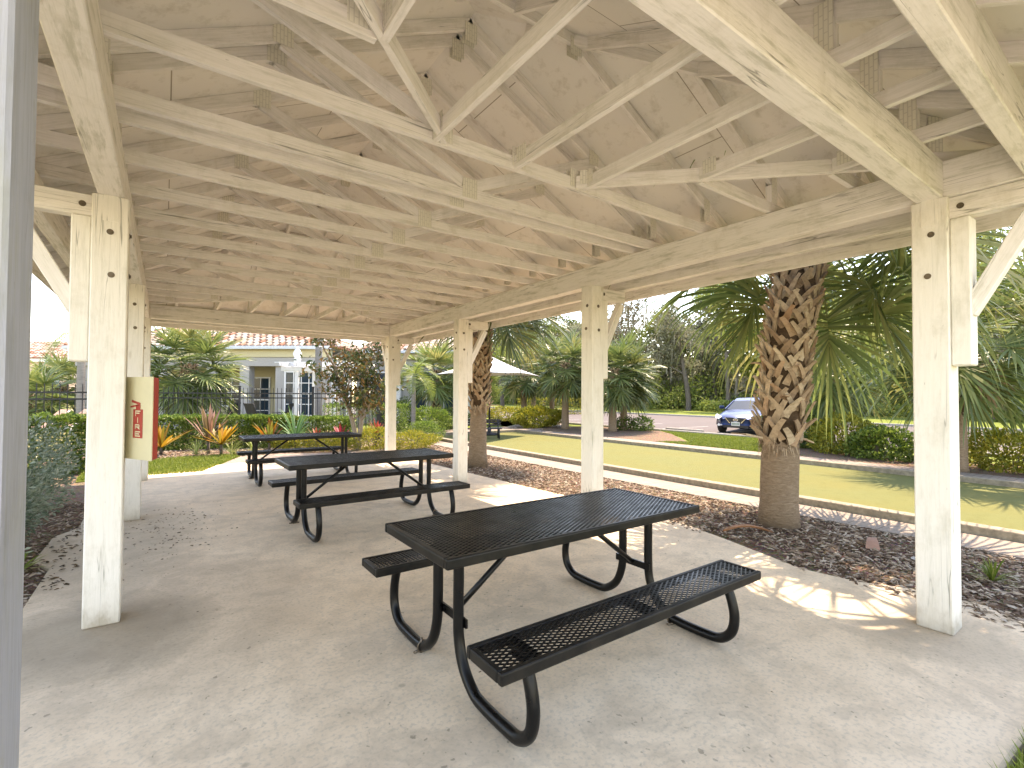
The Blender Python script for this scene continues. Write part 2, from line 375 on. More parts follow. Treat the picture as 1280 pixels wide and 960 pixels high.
# ------------------------------------------------------------------ world, sun, camera
SUN = Vector((.48, .24, 1)).normalized()
w = bpy.data.worlds.new('World'); sc.world = w; w.use_nodes = True
nt = w.node_tree; bg = nt.nodes['Background']
sky = nt.nodes.new('ShaderNodeTexSky'); sky.sky_type = 'NISHITA'; sky.sun_disc = False
sky.sun_elevation = math.asin(SUN.z); sky.sun_rotation = atan2(SUN.x, SUN.y)
sky.altitude = 200; sky.air_density = 1.0; sky.dust_density = .45; sky.ozone_density = 1.5
nt.links.new(sky.outputs[0], bg.inputs[0]); bg.inputs[1].default_value = .15
ld = bpy.data.lights.new('sun', 'SUN'); ld.energy = 2.0; ld.angle = radians(.5); ld.color = (1, .97, .93)
lo = bpy.data.objects.new('sun', ld); COL.objects.link(lo); lo.rotation_euler = SUN.to_track_quat('Z', 'Y').to_euler(); lo.location = (0, 0, 30)
cam = bpy.data.cameras.new('camera'); co = bpy.data.objects.new('camera', cam); COL.objects.link(co); sc.camera = co
cam.sensor_width = 36; cam.lens = F / 1280 * 36; cam.clip_start = .05; cam.clip_end = 900
r0 = Vector((c_, -s_, 0)); f0 = Vector((s_, c_, 0)); u0 = Vector((0, 0, 1))
fw = f0 * cos(PIT) + u0 * sin(PIT); up = -f0 * sin(PIT) + u0 * cos(PIT)
rt = r0 * cos(ROLL) + up * sin(ROLL); up = -r0 * sin(ROLL) + up * cos(ROLL)
co.matrix_world = Matrix(((rt.x, up.x, -fw.x, 0), (rt.y, up.y, -fw.y, 0), (rt.z, up.z, -fw.z, CH), (0, 0, 0, 1)))
sc.view_settings.view_transform = 'Standard'; sc.view_settings.look = 'None'; sc.view_settings.gamma = 1
sc.view_settings.exposure = 2.65
sc.view_settings.use_white_balance = True; sc.view_settings.white_balance_temperature = 9400; sc.view_settings.white_balance_tint = 18
cy = sc.cycles; cy.max_bounces = 8; cy.diffuse_bounces = 5; cy.glossy_bounces = 3; cy.transmission_bounces = 4; cy.transparent_max_bounces = 8
cy.use_denoising = True; cy.sample_clamp_indirect = 6; cy.caustics_reflective = False; cy.caustics_refractive = False

# ------------------------------------------------------------------ setting
def structure(mb, name, mat, kind='structure', **k):
    o = mb.build(name, mat, **k); o['kind'] = kind; return o
m = MB(); N = 24; S = 420
for i in range(N):
    for j in range(N):
        x0, x1 = -S + 2*S*i/N, -S + 2*S*(i+1)/N; y0, y1 = -S + 2*S*j/N, -S + 2*S*(j+1)/N
        m.quad((x0,y0,-.12),(x1,y0,-.12),(x1,y1,-.12),(x0,y1,-.12))
structure(m, 'ground', M['field'])
m = MB(); m.prism([(-5.5,-8),(2.2,-8),(2.2,.44),(-5.5,.44)], -.1, -.012); structure(m, 'bounce_slab', simple('bounce_concrete', (.55,.50,.43), .85, .2, 0, .08, 6, .2))  # unseen slab behind the camera, added to bounce light into the pavilion
# slab (wavy edge where mulch overlaps)
re = [(3.9,.42),(4.5,.5),(4.85,.72),(4.86,1.2),(4.62,1.6),(4.55,2.0),(4.80,2.8),(5.0,3.5),(4.95,5.0),(4.85,6.5),(4.78,8.0),(4.72,9.5),(4.70,11.2)]
slab = [(-.95,.52),(1.2,.50),(2.6,.48)] + re + [(4.1,11.9),(2.2,12.2),(.9,11.9),(.5,11.4),(-.78,11.0),(-.76,7.2),(-.92,6.9),(-.93,6.0),(-.78,5.7),(-.78,2.5)]
m = MB(); m.prism(slab, -.1, 0); structure(m, 'concrete_slab', M['concrete'], bevel=.012)
m = MB(); m.prism([(4.3,.2),(7.0,-1.5),(7.0,14.0),(6.4,15.2),(4.4,14.5),(4.2,11.5),(4.2,1)], -.1, -.018); structure(m, 'mulch_bed', M['mulch'])
m = MB(); m.prism([(-3.6,2.0),(-.6,2.0),(-.6,11.2),(-3.6,11.2)], -.1, -.03); m.prism([(-3.6,11.2),(-1.2,11.2),(-.2,13.6),(1.4,13.7),(2.8,13.0),(4.5,11.7),(4.6,14.5),(8,15.5),(7,18),(-3.6,17.5)], -.1, -.02); structure(m, 'planting_bed', M['mulch'])
m = MB(); m.prism([(-1.2,11.0),(.6,11.0),(.95,11.9),(1.5,13.2),(1.4,13.75),(-.2,13.65),(-1.25,12.4)], -.1, -.008); structure(m, 'lawn', M['grass'])
m = MB(); m.prism([(.9,11.7),(2.3,12.0),(4.3,11.7),(5.2,12.6),(5.6,14.2),(4.7,13.6),(3.5,12.8),(2.4,13.3),(1.45,13.2)], -.1, -.004); structure(m, 'paver_path', M['pavers'])
# court
CX0, CX1, CY1 = 7.40, 11.55, 15.9
m = MB(); m.box(CX0, CX1, -9, CY1, -.1, -.002); structure(m, 'bocce_court', M['turf'])
m = MB(); y = -9.0
m.box(7.22, CX0, -9, CY1, -.1, .095); m.box(7.22, CX1+.16, CY1, CY1+.16, -.1, .095); m.box(CX1, CX1+.16, -9, CY1, -.1, .095)
structure(m, 'court_kerb', M['kerb'], bevel=.008)
m = MB(); m.box(6.55, 7.22, -9, CY1+.3, -.1, .004); structure(m, 'paver_edging', M['edge'])
m = MB(); m.box(CX1+.16, 12.75, -9, CY1+.16, -.1, .03); m.prism([(6.6,16.2),(13,16.06),(15.5,17.4),(19,22),(17.5,22.5),(13,18.6),(7,18.2)], -.1, .012); structure(m, 'pavement', M['pavers'])
m = MB(); m.prism([(12.75,-9),(16.9,-9),(16.9,30),(12.75,18)], -.1, 0.0); structure(m, 'lawn', M['grass'])
m = MB(); m.prism([(12.76,-9),(15.0,-9),(15.0,6.3),(14.2,7.0),(12.9,6.0),(12.76,5.5)], -.05, .03)
m.prism([(12.76,10.2),(13.6,9.4),(15.2,11.0),(16.7,12.5),(16.7,16.5),(14.6,17.5),(12.9,15.9)], -.05, .03); structure(m, 'mulch_bed', M['mulch'])
m = MB(); m.prism([(5.8,18.3),(13,18.7),(17.4,22.6),(14,27),(8,24)], -.1, .0); m.prism([(7.05,12.0),(7.1,16.1),(7.2,16.1),(7.15,12)], -.1, -.01); structure(m, 'lawn', M['grass'])
m = MB(); m.prism([(16.9,-30),(17.06,-30),(17.06,60),(16.9,60)], -.1, .1); m.box(31.0, 31.16, -30, 90, -.1, .1); structure(m, 'kerb', M['kerbc'], bevel=.02)
m = MB(); m.box(17.06, 31.0, -30, 90, -.1, -.01); m.prism([(8,44),(17.06,30),(17.06,90),(0,90)], -.1, -.01); structure(m, 'parking_lot', M['asphalt'])
m = MB()
for k in range(-5, 14): m.box(17.15, 21.9, 8.4 + k*2.75, 8.5 + k*2.75, -.009, -.004)
structure(m, 'parking_lines', M['line'])
m = MB(); m.prism([(31.16,-30),(60,-30),(60,90),(31.16,90)], -.1, .05); structure(m, 'grass_verge', M['grass'])

# ------------------------------------------------------------------ pavilion
XL, XR, Y0, SPN, HB = -.308, 4.144, .989, 3.17, 2.789
YS = [Y0 + SPN * i for i in range(4)]; Y3 = YS[3]; OUT = .48; ZC = 3.03
XA, XB, YA_, YB_ = XL - OUT, XR + OUT, Y0 - OUT, Y3 + OUT
XM = (XL + XR) / 2; HALF = (XB - XA) / 2; YM = (YA_ + YB_) / 2
T = lambda d: 3.13 + .5 * d
pav = empty('pavilion', (0, 0, 0), 0, 'white timber picnic pavilion with exposed roof trusses over the concrete slab', 'pavilion')
PW = .095
def post(x, y, ox, oy, extra=None, strapx=0):
    m = MB(); m.box(x-PW, x+PW, y-PW, y+PW, 0, HB)
    p = m.build('post', M['post'], pav, bevel=.007)
    dirs = [d for d in ((ox, 0), (0, oy)) if d != (0, 0)]
    for dx, dy in dirs:
        m = MB(); a = .048; t0, t1 = PW + .001, PW + .101
        def bx(m, u0, u1, h, z0, z1):
            if dx: m.box(min(x+dx*u0, x+dx*u1), max(x+dx*u0, x+dx*u1), y-h, y+h, z0, z1)
            else: m.box(x-h, x+h, min(y+dy*u0, y+dy*u1), max(y+dy*u0, y+dy*u1), z0, z1)
        bx(m, t0, t1, .07, 1.70, HB - .148); m.build('post_block', M['post'], p, bevel=.008)
        m = MB(); bx(m, PW - .06, OUT + .045, .045, HB - .143, HB - .003); m.build('arm', M['paint'], p, bevel=.005)
        m = MB(); zb = 2.03
        q0 = Vector((x + dx*(t1-.03), y + dy*(t1-.03), zb)); q1 = Vector((x + dx*(OUT+.0), y + dy*(OUT+.0), HB - .16))
        m.bar(q0, q1, .084, .088); m.build('brace', M['paint'], p, bevel=.005)
    # strap and bolts on the inner face
    sx = -1 if x > XM else 1
    m = MB(); fx = x + sx*PW
    m.box(min(fx, fx+sx*.004), max(fx, fx+sx*.004), y-.04, y+.04, HB-.17, HB-.001); m.box(x-.04, x+.04, y-PW-.004, y-PW, HB-.17, HB-.001)
    m.build('strap', M['post'], p)
    def bolt(c, n):
        m = MB(); c = Vector(c); n = Vector(n)
        m.tube([c, c + n*.004], .019, 12); m.tube([c + n*.004, c + n*.012], .011, 6); return m.build('bolt', M['bolt'], p)
    bolt((fx, y-.01, HB-.23), (sx, 0, 0)); bolt((x+.0, y-PW, HB-.24), (0, -1, 0)); bolt((fx, y+.01, HB-.50), (sx, 0, 0)); bolt((x+.01, y-PW, HB-.52), (0, -1, 0))
    for dx, dy in dirs:
        if dx: bolt((x+dx*(PW+.05), y-.046, HB-.07), (0, -1, 0))
        else: bolt((x-.046, y+dy*(PW+.05), HB-.07), (-1, 0, 0))
    return p
for i, y in enumerate(YS):
    oy = -1 if i == 0 else (1 if i == 3 else 0)
    if i == 0:
        post(XR, y, 1, oy)
        p_ = post(XL, 1.215, -1, 0); p_.data.materials[0] = M['greypost']; p_['label'] = 'blue-grey post at the left edge'
    else:
        post(XR, y, 1, oy); post(XL, y + .03, -1, oy)

def beam(name, x0, x1, y0, y1, z0, z1, mat='paint', bv=.006):
    m = MB(); m.box(x0, x1, y0, y1, z0, z1); return m.build(name, M[mat], pav, bevel=bv)
bw = .07
for x in (XL, XR): beam('plate_beam', x-bw, x+bw, YA_+.047, YB_-.047, HB, ZC-.002)
for y in (Y0, Y3): beam('tie_beam', XL+bw+.002, XR-bw-.002, y-bw, y+bw, HB-.001, ZC-.003)
for x in (XA, XB): beam('eave_beam', x-.045, x+.045, YA_-.045, YB_+.045, HB+.001, ZC-.004)
for y in (YA_, YB_): beam('eave_beam', XA+.047, XB-.047, y-.045, y+.045, HB+.001, ZC-.004)
FO = .36
for x, s in ((XA-FO, -1), (XB+FO, 1)): beam('fascia', x-.012, x+.012, YA_-FO-.012, YB_+FO+.012, 2.745, T(-FO)+.022)
for y in (YA_-FO, YB_+FO): beam('fascia', XA-FO+.0125, XB+FO-.0125, y-.012, y+.012, 2.747, T(-FO)+.02)

# roof planes
def roof(name, off, th, mat, e, par):
    m = MB(); E = FO + e
    def P(x, y):
        d = min(x - XA, XB - x, y - YA_, YB_ - y); return Vector((x, y, T(d) + off))
    c = [P(XA-E, YA_-E), P(XB+E, YA_-E), P(XB+E, YB_+E), P(XA-E, YB_+E)]; r1, r2 = P(XM, YA_+HALF), P(XM, YB_-HALF); up = Vector((0,0,th))
    V = c + [r1, r2]; V = V + [v + up for v in V]
    fs = [(0,4,1),(1,4,5,2),(2,5,3),(3,5,4,0)]; ft = [tuple(k+6 for k in f)[::-1] for f in fs]; side = [(0,1,7,6),(1,2,8,7),(2,3,9,8),(3,0,6,9)]
    m.add(V, fs + ft + side); return m.build(name, mat, par)
dk = roof('roof_deck', .001, .02, M['deck'], .014, pav)
roof('roof_shingles', .0225, .03, M['shingle'], .05, pav)

# trusses
UPY = (0, 1, 0)
CW = .089
def chord_top(m, p, q, wd):
    """top chord whose top edge runs p->q"""
    p, q = Vector(p), Vector(q); d = (q - p).normalized(); side = Vector((0,0,1)).cross(d).normalized(); n = d.cross(side).normalized()
    if n.z < 0: n = -n
    m.bar(p - n*CW/2, q - n*CW/2, wd, CW)
def plate_(lst, c, axis, w=.09, h=.17, t=.021):
    m = MB(); lst.append(m)
    """pair of nail plates on both faces of a truss; axis = direction normal to truss"""
    c = Vector(c); a = Vector(axis)
    for s in (-1, 1):
        o = c + a * s * (t + .0012)
        X = Vector((0,0,1)); Y = a.cross(X)
        Mx = Matrix(((X.x,Y.x,a.x,o.x),(X.y,Y.y,a.y,o.y),(X.z,Y.z,a.z,o.z),(0,0,0,1)))
        m.frame(Mx, h, w, .0022)
def wb(lst, *a, **k):
    m = MB(); m.bar(*a, **k); lst.append(m)
def truss(y, kind='common'):
    m = MB(); ax = (0,1,0)
    m.bar((XA-.02, y, ZC+CW/2), (XB+.02, y, ZC+CW/2), .040, CW)
    web = []; pl = []
    if kind == 'common':
        for s in (-1, 1):
            e = XM + s*(HALF + FO - .015); chord_top(m, (e, y, T(-FO+.015)), (XM + s*.001, y, T(HALF)), .036)
            mid = (XM + s*HALF*.5, y, T(HALF*.5) - .1)
            wb(web, (XM + s*.06, y, ZC+CW+.03), mid, .033, CW)
            plate_(pl, (mid[0], y, T(HALF*.5)-.06), ax, .12, .14)
        wb(web, (XM, y, ZC+CW+.0), (XM, y, T(HALF)-CW-.01), .034, CW)
        plate_(pl, (XM, y, ZC+.085), ax, .13, .15); plate_(pl, (XM, y, T(HALF)-.13), ax, .11, .15)
    else:
        dA = kind
        for s in (-1, 1):
            e = XM + s*(HALF + FO - .015); xf = XM + s*(HALF - dA); chord_top(m, (e, y, T(-FO+.015)), (xf, y, T(dA)), .036)
            wb(web, (xf, y, ZC+CW), (xf, y, T(dA)-CW-.005), .034, CW)
            wb(web, (xf+s*.05, y, ZC+CW+.02), (xf + s*1.15, y, T(dA-1.15)-CW-.02), .033, CW)
            plate_(pl, (xf, y, ZC+.085), ax, .11, .13); plate_(pl, (xf, y, T(dA)-.1), ax, .11, .13)
        m.bar((XM-(HALF-dA)-.05, y, T(dA)-CW/2-.0), (XM+(HALF-dA)+.05, y, T(dA)-CW/2-.0), .037, CW)
        wb(web, (XM, y, ZC+CW), (XM, y, T(dA)-CW-.005), .032, CW)
        plate_(pl, (XM+.02, y, ZC+.085), ax, .11, .13)
    for x in (XL, XR):
        d = HALF - abs(x - XM); wb(web, (x, y, ZC+CW), (x, y, T(d)-CW-.012), .034, CW); plate_(pl, (x, y, T(d)-.12), ax, .09, .20)
    t = m.build('truss', M['truss'], pav, bevel=.002)
    for w1 in web: w1.build('web', M['truss'], t)
    for w1 in pl: w1.build('nail_plate', M['plate'], t)
    return t
DA = 2.16
yA = YA_ + DA; yA2 = YB_ - DA
for y in (3.29, 3.50, 4.10, 4.71, 5.32, 5.93, 6.54, 7.15, 7.98, 8.20): truss(y)
for y in (yA, yA2): truss(y, DA)
def jack(p, q, d0, d1, horiz=None):
    """hip-end jack: bottom chord from the outer end p to q, top edge rising from T(d0) to T(d1)"""
    p, q = Vector(p), Vector(q); dr = (q - p).normalized(); m = MB(); L = (q - p).length
    dz = .0015 if abs(dr.x) < .01 else (.003 if abs(dr.y) < .01 else .0052)
    m.bar((p.x, p.y, ZC+CW/2+dz), (q.x, q.y, ZC+CW/2+dz), .038, CW)
    sl = (T(d1)-T(d0)) / L; ex = FO - .015 if abs(dr.x) < .01 or abs(dr.y) < .01 else (FO-.015)*sqrt(2)
    pe = p - dr*ex; chord_top(m, (pe.x, pe.y, T(d0)-sl*ex), (q.x, q.y, T(d1)), .034)
    t = m.build('jack_truss', M['truss'], pav, bevel=.002)
    k = OUT if ex < FO else OUT*sqrt(2)
    w_ = p + dr*k; web = []; wb(web, (w_.x, w_.y, ZC+CW), (w_.x, w_.y, T(d0)+sl*k-CW-.012), .05, CW, up=tuple(dr.cross(Vector((0,0,1)))) if False else (dr.x, dr.y, 0)); web[0].build('web', M['truss'], t)
    pl = []; ax = dr.cross(Vector((0,0,1))).normalized(); plate_(pl, (w_.x, w_.y, T(d0)+sl*k-.13), ax, .085, .24, .026); plate_(pl, (q.x - dr.x*.08, q.y - dr.y*.08, ZC+.08), ax, .1, .1, .0195)
    for w1 in pl: w1.build('nail_plate', M['plate'], t)
for end in (0, 1):
    ye = YA_ if end == 0 else YB_; sg = 1 if end == 0 else -1; yg = yA if end == 0 else yA2
    for x in (XM-.61, XM, XM+.61):
        dd = min(DA, HALF-abs(x-XM)); jack((x, ye, 0), (x, yg - sg*.022, 0), 0, DA-.012)
    for s in (-1, 1):
        xc = XM + s*HALF
        jack((xc, ye, 0), (XM + s*(HALF-DA) , yg - sg*.022, 0), 0, DA-.01)
        for dx in (.93, 1.54):
            jack((xc - s*dx, ye, 0), (xc - s*dx, ye + sg*(dx-.03), 0), 0, dx-.03)
            jack((xc, ye + sg*dx, 0), (xc - s*(dx-.03), ye + sg*dx, 0), 0, dx-.03)
    # short rafters between girder and ridge
    for x in (XM-.3, XM+.3): m = MB(); chord_top(m, (x, yg+sg*.02, T(DA)), (x, yg+sg*.25, T(DA+.23)), .034); m.build('ridge_rafter', M['truss'], pav)

# fire extinguisher cabinet on the post
fx, fy = XL + PW + .003, YS[1] + .03
A_ = Vector((fx, fy + .02, 0)); B_ = Vector((fx + .15, fy - .26, 0)); D_ = Vector((fx + .178, fy - .16, 0)); E_ = Vector((fx, fy + .1, 0))
cab = empty('fire_extinguisher_cabinet', (fx, fy, 1.06), 0, 'red cabinet with cream side panel lettered FIRE mounted on a pavilion post', 'cabinet')
M['cream'] = simple('cream_panel', (.62, .56, .36), .45, .4, 0, .04)
M['redp'] = simple('red_enamel', (.55, .015, .012), .3, .5, 0, .08)
M['redprint'] = simple('red_print', (.42, .05, .035), .5, .4, 0, .05)
loc = lambda v, z: Vector((v.x - fx, v.y - fy, z))
def extr(poly, z0, z1):
    m = MB(); n = len(poly); vs = [loc(p, z0) for p in poly] + [loc(p, z1) for p in poly]
    m.add(vs, [tuple(range(n))[::-1], tuple(range(n, 2*n))] + [(i, (i+1)%n, n+(i+1)%n, n+i) for i in range(n)]); return m
dAB = (B_ - A_).normalized(); nAB = Vector((dAB.y, -dAB.x, 0))
if nAB.y > 0: nAB = -nAB
o = .006
extr([A_, B_, D_, E_], 0, .54).build('cabinet_box', M['redp'], cab, bevel=.004)
extr([A_ + nAB*o - dAB*0, B_ + nAB*o + dAB*.004, B_ + nAB*.001 + dAB*.004, A_ + nAB*.001], -.002, .545).build('side_panel', M['cream'], cab)
# print: extinguisher silhouette with letters
pr = MB(); lt = MB()
def pq(m, s0, s1, z0, z1, lift):
    a = A_ + nAB*(o + lift) + dAB*s0; b = A_ + nAB*(o + lift) + dAB*s1
    m.quad(loc(a, z0), loc(b, z0), loc(b, z1), loc(a, z1))
def pline(m, s0, z0, s1, z1, t, lift):
    a = Vector((s0, z0)); b = Vector((s1, z1)); d = (b-a).normalized(); n = Vector((-d.y, d.x)) * t/2
    P = [a+n, a-n, b-n, b+n]; m.add([loc(A_ + nAB*(o+lift) + dAB*p.x, p.y) for p in P], [(0,1,2,3)])
s0, s1 = .10, .215
pq(pr, s0, s1, .14, .33, .001)
pline(pr, s0+.03, .345, s1-.03, .345, .03, .001); pline(pr, s0-.02, .385, s1-.03, .365, .016, .001); pline(pr, s0-.035, .345, s1-.05, .358, .012, .001)
LT = {'F': [(0,0,0,1),(0,1,1,1),(0,.52,.8,.52)], 'I': [(.5,0,.5,1)], 'R': [(0,0,0,1),(0,1,.8,1),(.85,1,.85,.5),(0,.5,.85,.5),(.4,.5,.95,0)], 'E': [(0,0,0,1),(0,1,1,1),(0,.5,.8,.5),(0,0,1,0)]}
for i, ch in enumerate('FIRE'):
    zb = .29 - i*.0455; lw, lh = .054, .028
    for (xa, za, xb, zb2) in LT[ch]:
        ex = .004 if za == zb2 else 0
        pline(lt, .13 + xa*lw - ex, zb + za*lh - (.004 if xa == xb and ch != 'R' else 0), .13 + xb*lw + ex, zb + zb2*lh + (.004 if xa == xb and ch != 'R' else 0), .0078, .002)
ps = pr.build('extinguisher_print', M['redprint'], cab); lt.build('lettering', M['cream'], ps)

# ------------------------------------------------------------------ picnic tables
def mesh_panel(m, x0, x1, y0, y1, z, per, wid, ang=.55, th=.004):
    for s in (-1, 1):
        ta = ang * s; L = x1 - x0; lo = y0 - max(0, ta*L); hi = y1 - min(0, ta*L); c = lo + per/2
        while c < hi:
            xa, xb = x0, x1; ya, yb = c, c + ta*L
            ts = sorted(((y0 - ya)/(yb-ya), (y1 - ya)/(yb-ya))); t0, t1 = max(0, ts[0]), min(1, ts[1])
            if t1 - t0 > .004:
                m.bar((x0 + L*t0, ya + (yb-ya)*t0, z + s*.0012), (x0 + L*t1, ya + (yb-ya)*t1, z + s*.0012), wid, th)
            c += per
def make_table():
    root = empty('picnic_table')
    def panel(name, cx0, cx1, cy0, cy1, z):
        m = MB(); r = .030; h = .052
        m.box(cx0, cx1, cy0, cy0+r, z-h, z); m.box(cx0, cx1, cy1-r, cy1, z-h, z)
        m.box(cx0, cx0+r, cy0+r+.0005, cy1-r-.0005, z-h, z-.0006); m.box(cx1-r, cx1, cy0+r+.0005, cy1-r-.0005, z-h, z-.0006)
        o = m.build(name, M['rim'], root, bevel=.009); o.modifiers['bevel'].segments = 3
        m = MB(); mesh_panel(m, cx0+.02, cx1-.02, cy0+.02, cy1-.02, z-.007, .027, .0078)
        m.build('expanded_mesh', M['black'], o)
        m = MB()
        for xx in (cx0+.21, cx1-.21, (cx0+cx1)/2): m.box(xx-.02, xx+.02, cy0+.028, cy1-.028, z-.045, z-.014)
        m.build('cross_rail', M['black'], o)
        return o
    panel('tabletop', -.96, .96, -.38, .38, .76)
    for s in (-1, 1):
        y0, y1 = sorted((s*.535, s*.80)); panel('bench_seat', -.95, .95, y0, y1, .445)
    def smooth_path(P, k=5):
        out = []
        n = len(P)
        for i in range(n - 1):
            p0 = P[max(i-1, 0)]; p1 = P[i]; p2 = P[i+1]; p3 = P[min(i+2, n-1)]
            for j in range(k):
                t = j / k
                out.append(.5*((2*p1) + (p2-p0)*t + (2*p0-5*p1+4*p2-p3)*t*t + (3*p1-p0-3*p2+p3)*t**3))
        out.append(P[-1]); return out
    for sx in (-1, 1):
        for s in (-1, 1):
            x = sx*.75
            P = [(.115,.715),(.115,.55),(.115,.36),(.125,.24),(.175,.125),(.27,.048),(.36,.030),(.54,.030),(.65,.043),(.722,.105),(.742,.20),(.722,.30),(.680,.40)]
            P = [Vector((x, s*a, b)) for a, b in P]
            m = MB(); m.tube(smooth_path(P), .0285, 12); lg = m.build('leg', M['black'], root)
            m = MB(); m.box(x-.022, x+.022, s*.668-.06, s*.668+.06, .385, .3945); m.tube([(x, s*.668-.04, .385), (x, s*.668-.04, .372)], .009, 6); m.build('seat_bracket', M['black'], lg)
            if s == -sx:
                m = MB(); m.tube([(x-.01, s*.30, .0), (x-.01, s*.30, .085)], .007, 6); m.tube([(x + .034*cos(a), s*.30,   .034 + .034*sin(a)) for a in [k*2*pi/12 for k in range(13)]], .0045, 6); m.tube([(x-.05, s*.31, .006), (x+.01, s*.33, .006), (x+.05, s*.30, .006)], .008, 6)
                m.build('anchor_clamp', M['bolt'], lg)
        m = MB(); x = sx*.75
        m.box(x-.006-.03*sx, x+.006-.03*sx, -.15, .15, .30, .345)
        for a in (-.1, .1): m.tube([(x-.03*sx-.008, a, .323), (x-.03*sx+.008, a, .323)], .012, 6)
        m.build('cross_bar', M['black'], root)
        m = MB(); m.tube([(x-.04*sx, 0, .33), (sx*.20, 0, .705)], .0165, 8); m.box(min(sx*.13, sx*.22), max(sx*.13, sx*.22), -.02, .02, .70, .715); m.build('diagonal_brace', M['black'], root)
        m = MB(); m.box(x-.025, x+.025, -.30, .30, .696, .713); m.build('top_bracket', M['black'], root)
    return root
tb = make_table()
gt = 'black mesh picnic tables standing in a row under the pavilion'
place(tb, (2.0, 2.33, 0), 0, 1, 'nearest black mesh-top picnic table with looped tube legs, largest in the photo', gt); tb['category'] = 'picnic table'
place(copy_tree(tb), (2.0, 5.77, 0), radians(.8), 1, 'middle black picnic table, between the nearest table and the farthest one', gt)
place(copy_tree(tb), (2.02, 9.32, 0), radians(-.6), 1, 'farthest black picnic table at the sunlit end of the slab by the planting bed', gt)

# ------------------------------------------------------------------ vegetation generators
def rvec(r):
    while 1:
        v = Vector((r.uniform(-1,1), r.uniform(-1,1), r.uniform(-1,1)))
        if .01 < v.length < 1: return v.normalized()
def leafq(m, p, d, n, L, W, mat=0, fold=.25):
    """pointed leaf: two triangles folded along the midrib"""
    s = d.cross(n)
    if s.length < 1e-4: s = d.orthogonal()
    s.normalize(); n2 = s.cross(d)
    a = p; b = p + d*L*.5 + s*W/2 + n2*W*fold; c = p + d*L; e = p + d*L*.5 - s*W/2 + n2*W*fold
    m.add([a, b, c, e], [(0,1,2),(0,2,3)], None, mat)
def strap(m, p, d, L, W, droop, n=5, mat=0, side=None):
    """arching blade leaf"""
    p = Vector(p); d = Vector(d).normalized(); s = side or d.cross(Vector((0,0,1)))
    if s.length < .05: s = Vector((1,0,0))
    s = s.normalized(); vs = []; q = p.copy(); dd = d.copy(); st = L/n
    for i in range(n+1):
        t = i/n; wd = W*(.55 + 1.2*t)*(1-t)**.6 if t < 1 else 0
        wd = max(wd, .0015)
        vs += [q - s*wd/2, q + s*wd/2]; q = q + dd*st; dd = (dd + Vector((0,0,-droop*st*(.4+t)*2))).normalized()
    m.add(vs, [(2*i, 2*i+1, 2*i+3, 2*i+2) for i in range(n)], None, mat)
def fan_frond(m, r, base, d, pet, Rr, nseg=34, droop=1.0, mp=1, ml=0, sec=4, wk=1):
    """costapalmate leaf of a cabbage palm: petiole, then a folded fan of drooping segments"""
    pts = [base.copy()]; dd = d.copy(); q = base.copy()
    for i in range(5):
        q = q + dd*pet/5; dd = (dd + Vector((0,0,-.10*droop))).normalized(); pts.append(q.copy())
    m.tube(pts, [.02,.018,.015,.013,.012,.010], 4, mp, False)
    side = dd.cross(Vector((0,0,1)))
    if side.length < .1: side = Vector((cos(r.random()*6), sin(r.random()*6), 0))
    side.normalize(); nrm = side.cross(dd).normalized()
    # costa continues, curving down; segments leave it
    for k in range(nseg):
        t = k/(nseg-1); a = (t-.5)*2; an = a*2.25
        costa = .28*Rr*(1-abs(a))
        o = q + dd*costa - Vector((0,0,1))*costa*costa*.5
        sd = (dd*cos(an) + side*sin(an) + nrm*(.35*abs(sin(an)) - .05) ).normalized()
        sd = (sd + rvec(r)*.05).normalized()
        L = Rr*(.72 + .28*cos(an*.5))*r.uniform(.86,1.05); W = wk*.074*Rr*r.uniform(.8,1.15)*34/max(nseg, 24)
        ws = nrm.cross(sd)
        ws = (ws*r.choice((1,1,.6)) + nrm*r.uniform(-.7,.7)).normalized()
        vs = []; pp = o.copy(); d2 = sd.copy(); n = sec
        for i in range(n+1):
            u = i/n; wd = W*(.45+.9*u if u < .4 else .81*(1-(u-.4)/.6)+.04)
            vs += [pp - ws*wd/2, pp + ws*wd/2]
            pp = pp + d2*L/n; d2 = (d2 + Vector((0,0,-1))*droop*(.12 + 1.25*u*u)*(1.1 if u > .35 else .5)).normalized()
        m.add(vs, [(2*i, 2*i+1, 2*i+3, 2*i+2) for i in range(n)], None, ml)
def fan_crown(seed, nf=26, pet=.75, Rr=.85, lo=-50, nseg=34, z=0, dry=2, sec=4, skip=None, wk=1):
    r = random.Random(seed); m = MB(); ga = 2.39996; nf = int(nf*1.35)
    for i in range(nf):
        t = (i+.5)/nf; el = radians(80 - (80-lo)*t**.85); az = i*ga + r.uniform(-.2,.2)
        if skip and skip(az, el): continue
        d = Vector((cos(az)*cos(el), sin(az)*cos(el), sin(el)))
        b = Vector((cos(az)*.08, sin(az)*.08, z - .25*t))
        mat = 0 if r.random() > .12 else 2
        fan_frond(m, r, b, d, pet*r.uniform(.8,1.15), Rr*r.uniform(.85,1.1), nseg, .55 + .5*t, 1, mat, sec, wk)
    for i in range(dry):
        az = r.random()*6.28; d = Vector((cos(az)*.5, sin(az)*.5, -.8)).normalized()
        fan_frond(m, r, Vector((cos(az)*.1, sin(az)*.1, z-.35)), d, pet*.6, Rr*.7, nseg//2, 1.3, 3, 3, sec)
    return m
PALM = [M['fan'], M['petiole'], M['fan_y'], M['fandry']]
